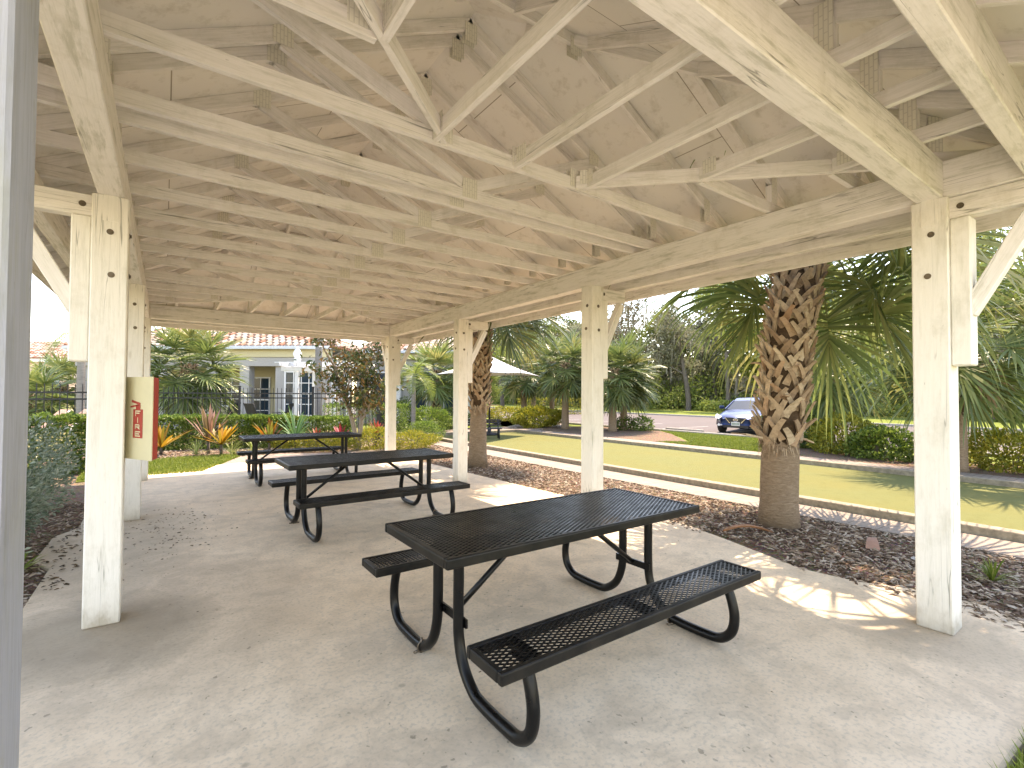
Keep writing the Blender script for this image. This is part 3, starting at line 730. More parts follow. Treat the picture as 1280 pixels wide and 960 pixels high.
def palm_trunk(root, H, r0, r1, zb, boots=True, seed=1, lean=(0,0), bw_=1, rowh=.085, nper=6, fine=True):
    r = random.Random(seed); m = MB(); n = 14
    pts = [Vector((lean[0]*t*t, lean[1]*t*t, H*t)) for t in [i/n for i in range(n+1)]]
    rr = []
    for i in range(n+1):
        t = i/n; z = H*t; q = r0 + (r1-r0)*min(1, z/max(zb, .01)) if z < zb else r1*.92
        if z < .15: q *= 1.12
        rr.append(q)
    m.tube(pts, rr, 20 if fine else 10, 0)
    tr = m.build('trunk', [M['palmbark']], root)
    if not boots: return tr
    b = MB(); z = zb; row = 0
    core = MB(); core.tube([Vector((lean[0]*(q/H)**2, lean[1]*(q/H)**2, q)) for q in [zb-.05 + (H-zb+.1)*i/6 for i in range(7)]], [r1*.95]+[r1*1.12]*6, 14, 1)
    while z < H - .02:
        for k in range(nper):
            a0 = (k + .5*(row % 2))*2*pi/nper + r.uniform(-.08,.08)
            for s in (-1, 1):
                if r.random() < (.06 if row > 2 else .35): continue
                zj = z + r.uniform(-.03,.03) - (r.random()*.10 if row < 2 else 0)
                L = r.uniform(.17,.27)*bw_; w0 = r.uniform(.055,.08)*bw_; tp = r.uniform(.35,.6)
                cx, cy_ = lean[0]*(z/H)**2, lean[1]*(z/H)**2
                vs = []; st = 4; da = s*r.uniform(.42,.62)
                outw = r.uniform(.035,.10)*bw_*(1.3 if z < zb+.3 else 1)
                for i in range(st+1):
                    t = i/st; a = a0 + da*t; rad = r1*1.05 + .012 + outw*t**1.3; zz = zj + L*t*.85
                    P = Vector((cx + cos(a)*rad, cy_ + sin(a)*rad, zz)); tang = Vector((-sin(a)*s*da*s*r1/max(L,.01), cos(a)*da*r1/L, .85)).normalized()
                    rd = Vector((cos(a), sin(a), 0)); acr = tang.cross(rd).normalized(); wd = w0*(1 - (1-tp)*t)/2; th = .012*bw_
                    vs += [P - acr*wd, P + acr*wd, P + acr*wd*.8 - rd*th*2, P - acr*wd*.8 - rd*th*2]
                fs = []
                for i in range(st):
                    o_ = i*4
                    for e in range(4): fs.append((o_+e, o_+(e+1)%4, o_+4+(e+1)%4, o_+4+e))
                fs += [(st*4, st*4+1, st*4+2, st*4+3)]
                b.add(vs, fs, None, 0)
        z += rowh*bw_; row += 1
    for k in range(5 if fine else 0):      # broken stubs standing off the trunk
        a = [2.6, -.45, 3.9, 1.2, 5.0][k] + r.uniform(-.2,.2); q = Vector((cos(a)*r1, sin(a)*r1, zb + [.02,.03,.5,.9,1.3][k])); d_ = Vector((cos(a), sin(a), r.uniform(-.25,.25))).normalized(); L = [.34,.26,.15,.14,.16][k]*bw_
        b.bar(q, q + d_*L*.6, .075, .022); b.bar(q + d_*L*.6, q + d_*L + Vector((0,0,-.02)), .045, .016)
    b.add(core.v, core.f, core.uv, 1, True)
    fb = MB()
    for k in range(int(260*(r1/.18))):
        a = r.random()*6.28; q = Vector((cos(a)*r1*1.0, sin(a)*r1*1.0, zb + r.uniform(-.14,.06))); fb.add([q + Vector((-sin(a)*.006, cos(a)*.006, 0)), q - Vector((-sin(a)*.006, cos(a)*.006, 0)), q + Vector((cos(a)*.03, sin(a)*.03, r.uniform(-.12,.03)))], [(0,1,2)], None, 0)
    fb.build('fibre', [M['boot']], tr)
    b.build('leaf_bases', [M['boot'], M['core']], tr)
    return tr
def feather_crown(seed, nf=14, L=2.0, ll=.42, z=0, elmin=-25):
    r = random.Random(seed); m = MB()
    for i in range(nf):
        t = (i+.5)/nf; el = radians(78 - (78-elmin)*t); az = i*2.39996; d = Vector((cos(az)*cos(el), sin(az)*cos(el), sin(el)))
        q = Vector((cos(az)*.06, sin(az)*.06, z)); pts = [q.copy()]; dd = d.copy(); n = 14; FL = L*r.uniform(.85,1.1); dirs = [dd.copy()]
        for k in range(n):
            q = q + dd*FL/n; dd = (dd + Vector((0,0,-.16))).normalized(); pts.append(q.copy()); dirs.append(dd.copy())
        m.tube(pts, [.018*(1-k/(n+2)) for k in range(n+1)], 4, 1, False)
        for k in range(2, n*3):
            u = k/(n*3)*n; i0 = min(int(u), n-1); f = u - i0; P = pts[i0].lerp(pts[i0+1], f); D = dirs[i0]; sd = D.cross(Vector((0,0,1))).normalized(); nn = sd.cross(D)
            sz = ll*(.4 + 1.2*sin(pi*min(1, u/n)**.8))*.6
            for s in (-1, 1):
                ld_ = (sd*s + D*.55 + nn*r.uniform(-.1,.45)).normalized(); strap(m, P, ld_, sz*r.uniform(.85,1.1), .028, 1.2/sz*.3, 3, 0, D)
    return m

# --- near palm beside the pavilion
def sabal(loc, H, r0, r1, zb, crown, label, seed, lean=(0,0), boots=True, bw_=1, group=None, rz=0, rowh=.085, nper=6):
    root = empty('cabbage_palm', (loc[0], loc[1], -.03), rz, label, 'palm tree', group)
    palm_trunk(root, H, r0, r1, zb, boots, seed, lean, bw_, rowh, nper)
    crown.build('crown', PALM, root, loc=(lean[0], lean[1], H))
    return root
sabal((5.89, 2.85), 3.75, .205, .20, 1.02, fan_crown(11, 34, 1.05, 1.25, -55, 46, .05, 0, 6, skip=lambda az, el: cos(az) < -.6 and el < .0, wk=.82), 'thick-trunked palm with criss-cross leaf bases rising from the mulch beside the nearest table', 3, (.46, -.20), bw_=1.2, nper=6, rowh=.078)
sabal((5.40, 8.80), 3.95, .20, .165, 1.25, fan_crown(15, 28, .95, 1.1, -42, 46, .05, 0, 6, wk=.85, skip=lambda az, el: cos(az) < -.5 and el < .5), 'reddish-brown palm with shaggy leaf bases in the mulch behind the second post', 5, (.25, .15), bw_=1.1, nper=6, rowh=.08)
# --- palms beyond the court
g = 'cabbage palms beyond the green court'
sabal((14.95, 13.85), 2.55, .17, .14, 1.35, fan_crown(21, 30, .75, .95, -62, 30), 'front palm of the close pair beyond the court, brown leaf bases under its crown', 8, (.1, 0), group=g, bw_=1.1)
sabal((15.9, 14.1), 2.5, .15, .13, 1.5, fan_crown(22, 26, .7, .9, -60, 26), 'rear palm of the close pair, its thin trunk just right of the front one', 9, (.2, 0), group=g)
sabal((14.2, 15.9), 2.9, .17, .14, 1.5, fan_crown(23, 28, .75, .95, -60, 28), 'palm with grey leaf bases just left of the second pavilion post', 10, group=g)
sabal((16.0, 16.6), 3.1, .13, .11, 2.6, fan_crown(24, 24, .7, .85, -55, 24), 'slim straight palm half hidden behind the second pavilion post', 11, group=g)
sabal((15.6, 6.15), 2.75, .19, .165, 2.5, fan_crown(25, 30, .85, 1.0, -65, 32), 'palm with smooth tan trunk rising from the shrubs right of the car', 12, group=g)
sabal((12.9, 2.75), 3.0, .16, .14, 1.2, fan_crown(26, 26, .95, 1.15, -62, 40, wk=.85), 'palm behind the nearest right post with grey-green fronds spreading right of it', 13, group=g)
sabal(spot(655, 24), 2.7, .16, .13, 1.4, fan_crown(27, 24, .7, .85, -65, 22, 0, 3), 'small palm with hanging dry fronds behind the grey umbrella', 14, group=g)
sabal(spot(690, 25), 3.2, .14, .12, 2.6, fan_crown(28, 22, .7, .85, -60, 22), 'palm with a plain grey trunk behind the yellow hedge', 15, group=g)
sabal(spot(667, 27), 3.6, .13, .11, 2.9, fan_crown(28, 20, .65, .8, -60, 20), 'tall thin palm between the umbrella and the yellow hedge', 16, group=g)
# --- palms by the clubhouse
g2 = 'palms beside the clubhouse'
sabal(spot(236, 16.6), 2.45, .19, .19, .5, fan_crown(31, 34, .85, 1.05, -60, 34, 0, 1), 'bushy palm with pale criss-cross trunk behind the fence at the left end of the clubhouse', 17, group=g2)
sabal(spot(546, 23), 2.6, .2, .17, .9, fan_crown(32, 28, .8, 1.0, -45, 28), 'palm with pale knobbly trunk against the grey clubhouse wall', 18, group=g2)
sabal(spot(34, 20), 1.3, .17, .15, .6, fan_crown(33, 26, .8, 1.0, -55, 26), 'low yellow-green palm at the far left beyond the pool fence', 19, group=g2)
sabal(spot(78, 24), 1.9, .17, .15, .6, fan_crown(34, 26, .8, 1.0, -60, 26), 'grey-green palm beyond the pool fence in front of the tiled house', 20, group=g2)
def feather(loc, H, r0, crown, label, name='feather_palm'):
    root = empty(name, (loc[0], loc[1], -.03), 0, label, 'palm tree')
    m = MB(); m.tube([(0,0,0),(0,0,.3),(.0,.0,H*.5),(0,0,H)], [r0*1.15, r0, r0*1.02, r0*.85], 12); m.build('trunk', M['royal'], root)
    crown.build('crown', [M['feather'], M['petiole']], root, loc=(0,0,H)); return root
feather(spot(101, 20), 4.0, .14, feather_crown(41, 14, 1.9, .42), 'smooth blue-grey palm trunk with feathery fronds beyond the pool fence at left')
feather(spot(398, 17.6), 5.6, .12, feather_crown(42, 12, 2.1), 'tall bare grey-brown palm trunk in front of the clubhouse beside the white pergola')
feather(spot(517, 17), 2.2, .075, feather_crown(43, 11, 1.25, .34, 0, -10), 'young feathery lime-green palm with ringed pale trunk right of the far corner post')

# --- shrubs
def shrub_mesh(seed, sx, sy, sz, n, L, W, boxy=False, stems=6, lump=.25):
    r = random.Random(seed); m = MB()
    ph = [(r.uniform(2,5), r.uniform(0,6.28), r.uniform(2,5), r.uniform(0,6.28)) for _ in range(3)]
    for i in range(n):
        if boxy:
            ax_ = r.choices((0,1,2), (sy*sz, sx*sz, sx*sy))[0]; q = Vector((r.uniform(-1,1), r.uniform(-1,1), r.uniform(-1,1))); q[ax_] = r.choice((-1,1,1) if ax_ == 2 else (-1,1)); u = Vector((0,0,0)); u[ax_] = q[ax_]; u = (u + q*.3).normalized()
            q[ax_] *= r.uniform(.80,1)
            lm = 1 + .05*sin(q.x*sx*4+1)*sin(q.y*sy*5) + .05*sin(q.x*sx*9+2); P = Vector((q.x*sx/2, q.y*sy/2*lm, sz/2 + q.z*sz/2*lm)); o = u
        else:
            u = rvec(r); k = 1
            for a, b, c, d in ph: k += lump*.5*sin(u.x*a + b)*cos(u.z*c + u.y*a + d)
            rad = k*r.uniform(.45,1)**.5
            P = Vector((u.x*sx/2*rad, u.y*sy/2*rad, sz*.48 + u.z*sz*.52*rad)); o = u
            if P.z < .02: continue
        d = (o + rvec(r)*.9 + Vector((0,0,.25))).normalized(); leafq(m, P, d, (o + rvec(r)*.6).normalized(), L*r.uniform(.7,1.25), W*r.uniform(.7,1.2))
    for i in range(stems):
        a = r.random()*6.28; e = Vector((cos(a)*sx*.3*r.random(), sin(a)*sy*.3*r.random(), sz*.75)); m.tube([(e.x*.2, e.y*.2, 0), e*.6, e], [.012, .008, .004], 4, 1, False)
    return m
def shrub(name, loc, dims, n, L, W, mat, label, cat='shrub', seed=1, boxy=False, rz=0, group=None, stems=6, bark_='bark', z=-.02, lump=.25):
    m = shrub_mesh(seed, *dims, n, L, W, boxy, stems, lump); root = empty(name, (loc[0], loc[1], z), rz, label, cat, group)
    m2 = MB(); k = [i for i, mm in enumerate(m.m) if mm == 1]
    # foliage and stems as parts
    fo, stt = MB(), MB()
    for i, f in enumerate(m.f):
        tgt = stt if m.m[i] == 1 else fo
        tgt.add([m.v[v] for v in f], [tuple(range(len(f)))]) if tgt is stt else None
    fo.v = m.v; fo.f = [f for i, f in enumerate(m.f) if m.m[i] == 0]; fo.m = [0]*len(fo.f); fo.sm = [False]*len(fo.f); fo.uv = [[(0,0)]*len(f) for f in fo.f]
    fo.build('foliage', M[mat], root)
    if stt.f: stt.build('stem', M[bark_], root)
    return root
shrub('clipped_hedge', (-3.9, 12.3), (6.2, .9, 1.06), 24000, .075, .048, 'hedge', 'clipped green hedge at the far left below the pool fence', 'hedge', 51, True, radians(4))
shrub('clipped_hedge', spot(255, 13.5), (4.6, .95, .86), 19000, .075, .046, 'hedge', 'low clipped hedge in front of the fence behind the orange plants', 'hedge', 52, True, radians(-20))
shrub('clipped_hedge', spot(378, 14.4), (2.9, .9, .80), 11000, .075, .046, 'hedge', 'hedge section at the right end of the fence behind the cycad', 'hedge', 53, True, radians(-25))
shrub('sage_bush', (-1.55, 6.35), (1.45, 1.7, 1.0), 7500, .062, .024, 'sage', 'silvery green bush nearest the left edge of the slab', 'shrub', 54, lump=.4)
shrub('sage_bush', (-1.75, 8.2), (1.6, 1.9, 1.15), 7000, .062, .024, 'sage', 'silvery green bush farther along the left edge before the hedge', 'shrub', 55, lump=.4)
shrub('sage_bush', (-1.35, 5.1), (.8, .9, .5), 2600, .055, .022, 'sage', 'small silvery bush low in the bark at the left slab edge', 'shrub', 56, lump=.5)
gy = 'yellow-green shrubs around the far end of the slab'
shrub('golden_shrub', spot(390, 12.9), (2.3, .8, .42), 3600, .06, .03, 'hedge_y', 'low yellow shrub behind the farthest table', 'shrub', 57, group=gy, rz=-.6)
shrub('golden_shrub', spot(468, 13.3), (1.3, .9, .62), 3000, .06, .03, 'hedge_y', 'yellow shrub between the magnolia and the far corner post', 'shrub', 58, group=gy)
shrub('golden_shrub', spot(515, 13.4), (1.6, 1.0, .50), 3500, .055, .028, 'hedge_y', 'yellow shrub just right of the far corner post', 'shrub', 59, group=gy)
shrub('green_shrub', spot(532, 15.2), (1.1, 1.0, .72), 3000, .05, .028, 'hedge', 'round green shrub behind the yellow one right of the far corner post', 'shrub', 60)
shrub('green_shrub', spot(540, 19.5), (1.6, 1.2, 1.0), 2600, .10, .05, 'hedge', 'loose bright green shrub at the foot of the clubhouse wall', 'shrub', 61)
shrub('green_shrub', spot(500, 20), (1.8, 1.2, 1.3), 2800, .10, .05, 'dark_leaf', 'dark green shrub against the clubhouse wall behind the far corner post', 'shrub', 62)
shrub('green_shrub', spot(460, 17.5), (2.8, 1.2, 1.15), 5000, .07, .04, 'hedge', 'green hedge clump behind the magnolia trunk', 'shrub', 63, True, radians(-30))
shrub('green_shrub', spot(568, 21), (1.6, 1.2, .95), 2200, .10, .05, 'dark_leaf', 'green shrub seen between the third post and the clubhouse corner', 'shrub', 64)
shrub('golden_hedge', spot(674, 22.5), (2.9, 1.7, .95), 6500, .10, .055, 'hedge_y', 'bright yellow-green loose hedge beyond the end of the court', 'hedge', 65)
shrub('golden_hedge', spot(636, 28), (3.2, 1.6, .8), 2400, .12, .06, 'hedge_y', 'distant yellow hedge seen under the umbrella', 'hedge', 66)
shrub('golden_hedge', spot(690, 38), (6, 2, 1.2), 2600, .16, .08, 'hedge_y', 'far clipped yellow hedge across the parking lot', 'hedge', 67, True)
shrub('green_shrub', (16.0, 14.4-.3), (.85, .85, .62), 900, .09, .05, 'hedge', 'left one of two small bushes beside the lot edge', 'shrub', 68)
shrub('green_shrub', (16.25, 13.35), (.8, .8, .62), 900, .09, .05, 'hedge', 'right one of two small bushes beside the lot edge', 'shrub', 69)
gs = 'leafy shrubs between the court and the parking lot'
shrub('leafy_shrub', (15.1, 6.95), (1.8, 1.7, 1.05), 3600, .10, .055, 'hedge', 'leafy green shrub left of the smooth-trunked palm, nearest the car', 'shrub', 70, group=gs)
shrub('leafy_shrub', (14.6, 5.3), (1.9, 1.6, .98), 3600, .10, .055, 'hedge_y', 'yellow-tinged leafy shrub right of the smooth-trunked palm', 'shrub', 71, group=gs)
shrub('leafy_shrub', (13.9, 4.35), (1.4, 1.5, .8), 2800, .10, .055, 'hedge', 'low leafy shrub just left of the nearest right post', 'shrub', 72, group=gs)
shrub('leafy_shrub', (13.9, 2.1), (1.6, 1.6, .85), 3000, .10, .05, 'hedge_y', 'spreading shrub just right of the nearest right post', 'shrub', 73, group=gs)
shrub('leafy_shrub', (13.9, .6), (1.6, 1.7, .85), 3000, .10, .05, 'hedge', 'spreading shrub at the right edge of the photo', 'shrub', 74, group=gs)
# --- rosettes
def rosette(name, loc, n, L, W, mat, label, el=(25, 85), droop=1.0, z=0, stem=.0, seed=1, cat='plant', group=None, straps=5):
    r = random.Random(seed); root = empty(name, (loc[0], loc[1], z), 0, label, cat, group); m = MB()
    for i in range(n):
        az = i*2.39996 + r.uniform(-.3,.3); e = radians(r.uniform(*el)); d = Vector((cos(az)*cos(e), sin(az)*cos(e), sin(e)))
        strap(m, Vector((0,0,stem)) + d*.02, d, L*r.uniform(.7,1.1), W*r.uniform(.8,1.1), droop, straps)
    m.build('leaves', M[mat], root)
    if stem: m = MB(); m.tube([(0,0,0),(0,0,stem*1.02)], [.035,.03], 8); m.build('stem', M['bark'], root)
    return root
rosette('bromeliad', spot(203, 11.9), 20, .8, .09, 'yellow', 'golden yellow plant half hidden by the fire cabinet post', (20, 70), .35, 0, .15, 81)
rosette('cordyline', spot(262, 12.0), 26, .9, .10, 'pinkish', 'bronze-pink leaved plant before the hedge, tallest of the coloured plants', (50, 85), .25, 0, .28, 82)
rosette('cordyline', spot(278, 11.8), 24, .72, .09, 'yellow', 'golden-orange plant leaning right of the bronze one', (18, 65), .3, 0, .25, 83)
rosette('cordyline', spot(338, 12.7), 34, .66, .08, 'orange', 'orange and green croton-like plant left of the cycad', (35, 88), .4, 0, .2, 84)
rosette('cycad', spot(370, 13.1), 46, .95, .05, 'cycad', 'green cycad with arching grassy leaves behind the farthest table', (15, 80), .6, 0, .25, 85, straps=6)
rosette('bromeliad', spot(397, 13.4), 16, .42, .07, 'redorange', 'small coral bromeliad right of the cycad', (30, 80), .5, 0, .18, 86)
rosette('bromeliad', spot(426, 13.4), 18, .46, .08, 'red', 'crimson bromeliad left of the magnolia trunk', (20, 80), .4, 0, .22, 87)
rosette('bromeliad', spot(471, 13.5), 16, .40, .07, 'redorange', 'coral red bromeliad right of the magnolia trunk', (30, 80), .4, 0, .4, 88)
rosette('spider_plant', spot(247, 11.8), 60, .42, .02, 'varieg', 'pale striped grassy plant left of the bronze cordyline', (20, 80), 2, 0, 0, 89)
rosette('spider_plant', spot(292, 11.9), 60, .42, .02, 'varieg', 'pale striped grassy plant right of the golden cordyline', (20, 80), 2, 0, 0, 90)
rosette('spider_plant', spot(318, 12.2), 50, .38, .02, 'varieg', 'pale striped grassy plant below the orange croton', (20, 80), 2, 0, 0, 91)
rosette('grass_tuft', (5.55, .98), 46, .20, .016, 'blade', 'small green weed tuft in the mulch right of the nearest right post', (20, 85), 3, -.015, 0, 92)
rosette('seedling', (-.98, 5.75), 14, .22, .03, 'blade', 'bright green seedling in the bark at the left slab edge', (10, 70), 2, -.02, 0, 93)
# --- broadleaf trees
def tree_parts(seed, H, spread, trunk_r, nl, L, W, first=.35, levels=3, twist=.35, leafrad=.55, moss=0, nb=4, leafsq=1, multi=1):
    r = random.Random(seed); tr = MB(); lf = MB(); tips = []
    def limb(p, d, ln, rad, lev):
        pts = [p.copy()]; q = p.copy(); dd = d.copy(); k = 4 if lev else 6
        for i in range(k):
            q = q + dd*ln/k; dd = (dd + rvec(r)*twist*.4 + Vector((0,0,.06))).normalized(); pts.append(q.copy())
        tr.tube(pts, [rad*(1-.5*i/k) for i in range(k+1)], 7 if lev == 0 else 4, 0, False)
        if lev >= levels: tips.append(pts[-1]); tips.append(pts[-2]); return
        n = nb + (2 if lev == 0 else 0)
        for i in range(n):
            t = first + (1-first)*(i+.6)/n if lev == 0 else .3 + .7*(i+.5)/n
            j = min(int(t*k), k-1); P = pts[j].lerp(pts[j+1], t*k-j); az = r.random()*6.28 + i*2.4
            out = Vector((cos(az), sin(az), r.uniform(.15,.8))).normalized(); out = (out + dd*.35).normalized()
            limb(P, out, ln*(.42 if lev == 0 else .6)*r.uniform(.7,1.15)*spread, rad*.45, lev+1)
        tips.append(pts[-1])
    for i in range(multi):
        az = r.random()*6.28; d = Vector((cos(az)*.25*(multi>1), sin(az)*.25*(multi>1), 1)).normalized(); limb(Vector((0,0,0)), d, H*.8, trunk_r, 0)
    for i in range(nl):
        c = r.choice(tips); u = rvec(r)*leafrad*r.random()**.6; u.z *= .75; d = rvec(r); leafq(lf, c + u, d, rvec(r), L*r.uniform(.6,1.3), W*r.uniform(.7,1.2))
    ms = None
    if moss:
        ms = MB()
        for i in range(moss):
            c = r.choice(tips) + rvec(r)*.5; ln = r.uniform(.5,1.6); a = r.random()*3.14; s = Vector((cos(a)*.05, sin(a)*.05, 0))
            ms.add([c-s, c+s, c+s*.8+rvec(r)*.1-Vector((0,0,ln*.5)), c-s*.8-Vector((0,0,ln*.5)), c+rvec(r)*.06-Vector((0,0,ln))], [(0,1,2,3),(3,2,4)])
    return tr, lf, ms
def tree(name, loc, args, leafm, barkm, label, group=None, z=-.05, rz=0, cat='tree', **kw):
    tr, lf, ms = tree_parts(*args, **kw); root = empty(name, (loc[0], loc[1], z), rz, label, cat, group)
    tr.build('trunk', M[barkm], root); cr = lf.build('crown', M[leafm], root)
    if ms: ms.build('moss', M['moss'], cr)['kind'] = 'stuff'
    return root
tree('magnolia', spot(449, 13.1), (101, 3.1, .85, .07, 2600, .14, .065), 'magn', 'palebark', 'small bronze-green magnolia with pale forked trunk beside the far corner post', first=.28, levels=2, leafrad=.42, multi=2, nb=4)
# woods beyond the road
protos = []
spec = [('oak', 'wood2', 'bark', 'grey-green mossy oak in the woods beyond the road', (201, 8.5, 1.0, .28, 5200, .30, .17), dict(moss=130, leafrad=1.0, nb=4)),
        ('pine', 'wood1', 'bark', 'slender dark green tree in the woods beyond the road', (202, 9.5, .7, .16, 3000, .26, .13), dict(leafrad=.8, first=.45, nb=4)),
        ('lime_tree', 'wood3', 'palebark', 'bright lime-green tree in the woods beyond the road', (203, 6.0, 1.1, .14, 3600, .28, .16), dict(leafrad=.9, first=.2, nb=4)),
        ('bare_tree', 'brown_leaf', 'palebark', 'nearly bare pale-branched tree in the woods beyond the road', (204, 8.5, 1.0, .17, 1900, .22, .12), dict(leafrad=.8, moss=50, nb=5, first=.3)),
        ('green_tree', 'wood1', 'bark', 'dense mid-green tree in the woods beyond the road', (205, 6.5, 1.15, .2, 5200, .28, .16), dict(leafrad=1.0, first=.2, nb=4))]
gw = 'trees of the woods beyond the road'
rt_ = random.Random(99); cnt = 0
cells = []
y = -14.0
while y < 78:
    for lay in range(3):
        cells.append((42.5 + lay*5 + rt_.uniform(-1.5,1.5) , y + rt_.uniform(-1.3,1.3) + lay*1.2))
    y += 4.3
for (x, y) in cells:
    k = rt_.choices([0,1,2,3,4], [4,2,3,3,3])[0]
    if len(protos) < 5: k = len(protos)
    nm, lm, bm_, lab, a, kw = spec[k]
    s = rt_.uniform(1.0, 1.42)
    if 29 < y < 34: s *= .7
    if k == 1: s *= 1.05
    if len(protos) < 5: t = tree(nm, (x, y), a, lm, bm_, lab, gw, **kw); protos.append(t)
    else: t = copy_tree(protos[k])
    place(t, (x, y, -.05), rt_.random()*6.28, s, lab, gw)
m = MB(); r = random.Random(5)
for i in range(34000):
    y = r.uniform(-18, 82); x = 41 + r.random()**1.5*8 + 1.2*sin(y*.7); h = (1.3 + .8*sin(y*.45) + .7*sin(y*1.3+1))*(.35+.65*min(1,(x-39.6)/5)); P = Vector((x, y, r.random()**.7*max(.6, h)*1.6)); leafq(m, P, rvec(r), rvec(r), r.uniform(.22,.42), r.uniform(.12,.22))
o = m.build('undergrowth', M['wood1']); tag(o, 'dense leafy undergrowth along the foot of the woods beyond the road', 'undergrowth', kind='stuff')
m = MB()
for i in range(22000):
    y = r.uniform(-20, 85); x = 49 + r.random()*14; P = Vector((x, y, r.random()**1.1*(6.0 + 1.2*sin(y*.3)))); k_ = 1.9 if P.z < 3.5 else 1; leafq(m, P, rvec(r), rvec(r), r.uniform(.5,.9)*k_, r.uniform(.3,.5)*k_)
o = m.build('forest', M['wood2']); tag(o, 'far mass of grey-green woodland behind the nearer trees', 'forest', kind='stuff')
# trees at the end of the lot and behind the clubhouse
ge = 'trees behind the umbrella and the end of the lot'
for i, (u, Z, k, s) in enumerate([(600,44,4,.8),(628,50,0,.85),(655,46,2,.9),(680,52,4,.9),(706,48,0,.8),(730,56,2,1.0),(580,40,0,.8),(612,36,2,.5),(748,60,4,.9),(765,64,1,.9)]):
    t = copy_tree(protos[k]); p = spot(u, Z); place(t, (p[0], p[1], -.05), i*1.3, s, ['bushy tree with grey-green leaves behind the end of the parking lot','dark slender tree behind the end of the parking lot','lime-green tree behind the end of the parking lot','','dense green tree behind the end of the parking lot'][k], ge)
for i, (u, Z, k, s) in enumerate([(60,48,2,.6),(-30,50,4,.8),(10,44,0,.7)]):
    t = copy_tree(protos[k]); p = spot(u, Z); place(t, (p[0], p[1], -.05), i*1.3, s, ['lime-green garden tree beside the tiled house at far left','dense tree left of the tiled house','mossy tree left of the tiled house'][i], 'garden trees by the tiled house')

# --- loose ground cover
def scatter(name, mat, n, area, size, seed, label, cat, z=-.012, tilt=.35):
    r = random.Random(seed); m = MB()
    for i in range(n):
        x, y = area(r); L = r.uniform(*size); W = L*r.uniform(.18,.42); a = r.random()*6.28; d = Vector((cos(a), sin(a), r.uniform(-tilt, tilt))).normalized(); s = d.cross(Vector((0,0,1))).normalized()*W/2; s.z += r.uniform(-.3,.3)*W
        c = Vector((x, y, z + abs(d.z)*L*.4 + .006)); u = Vector((0,0,L*.1+.002)); e = d*L/2
        m.add([c-e-s, c+e-s*.6, c+e+s*.6, c-e+s, c-s*.3+u*1.2], [(0,1,4),(1,2,4),(2,3,4),(3,0,4)])
    return tag(m.build(name, mat), label, cat, kind='stuff')
def a1(r):
    while 1:
        y = r.random()**1.35*13.0 - .5 + .4; x = r.uniform(4.5, 6.55)
        lim = 4.6 if y < 2.2 else 4.9
        if x > lim + r.uniform(-.12, .05): return x, y
scatter('bark_mulch', M['chips'], 15000, a1, (.025,.085), 61, 'brown bark mulch chips between the slab and the court', 'mulch')
scatter('bark_mulch', M['chips'], 5000, lambda r: (r.uniform(-2.2,-.72 if r.random() < .9 else -.6), r.uniform(3.4,9)), (.02,.07), 62, 'dark bark mulch chips under the silvery bushes', 'mulch', -.025)
scatter('bark_mulch', M['chips'], 3500, lambda r: (r.uniform(-1,5), r.uniform(13.2,15.5)), (.03,.09), 63, 'bark mulch chips in the bed of coloured plants', 'mulch', -.015)
def a2(r):
    t = r.random(); return .0 + r.gauss(0,.25) + .2*t, 5.7 + 1.8*t + r.gauss(0,.4)
scatter('leaf_litter', M['litter'], 190, a2, (.01,.034), 64, 'dark dry leaves blown onto the slab around the left posts', 'leaves', .002, .1)
scatter('leaf_litter', M['litter'], 150, lambda r: (r.gauss(-.75,.10), r.uniform(5.0,7.4)), (.02,.06), 65, 'dark leaf debris along the left edge of the slab', 'leaves', .002, .1)
scatter('slab_debris', M['litter'], 40, lambda r: (r.uniform(-.3,4.4), r.uniform(.6,10.5)), (.008,.02), 66, 'scattered specks of debris on the slab', 'debris', .001, .1)
def blades(name, n, area, h, seed, label, z=-.008, w=.006):
    r = random.Random(seed); m = MB()
    for i in range(n):
        x, y = area(r); a = r.random()*6.28; hh = h*r.uniform(.5,1.2); s = Vector((cos(a), sin(a), 0))*w*r.uniform(.7,1.4); lean = Vector((r.gauss(0,.35), r.gauss(0,.35), 0))*hh; c = Vector((x, y, z))
        m.add([c-s, c+s, c+s*.6+lean*.4+Vector((0,0,hh*.6)), c-s*.6+lean*.4+Vector((0,0,hh*.6)), c+lean+Vector((0,0,hh))], [(0,1,2,3),(3,2,4)])
    return tag(m.build(name, M['blade']), label, 'grass', kind='stuff')
def poly_area(P):
    xs = [p[0] for p in P]; ys = [p[1] for p in P]
    def f(r):
        while 1:
            x, y = r.uniform(min(xs), max(xs)), r.uniform(min(ys), max(ys)); ins = False; j = len(P)-1
            for i in range(len(P)):
                if (P[i][1] > y) != (P[j][1] > y) and x < (P[j][0]-P[i][0])*(y-P[i][1])/(P[j][1]-P[i][1]) + P[i][0]: ins = not ins
                j = i
            if ins: return x, y
    return f
blades('lawn_grass', 14000, poly_area([(-1.2,11.05),(.6,11.05),(.95,11.9),(1.5,13.2),(1.4,13.7),(-.2,13.6),(-1.2,12.4)]), .06, 71, 'sunlit lawn grass beside the far left end of the slab', w=.008)
m = MB(); m.prism([(2.21,-3),(9,-3),(7.0,-1.5),(4.3,.25),(4.5,.48),(3.9,.41),(2.6,.46),(2.21,.46)], -.1, -.02); structure(m, 'lawn', M['grass'])
blades('lawn_grass', 12000, poly_area([(2.35,-.3),(3.2,-.6),(4.6,-.2),(5.2,.2),(4.9,.62),(4.52,.47),(3.9,.40),(2.6,.45)]), .085, 72, 'grass at the front right corner of the slab', -.02, w=.005)
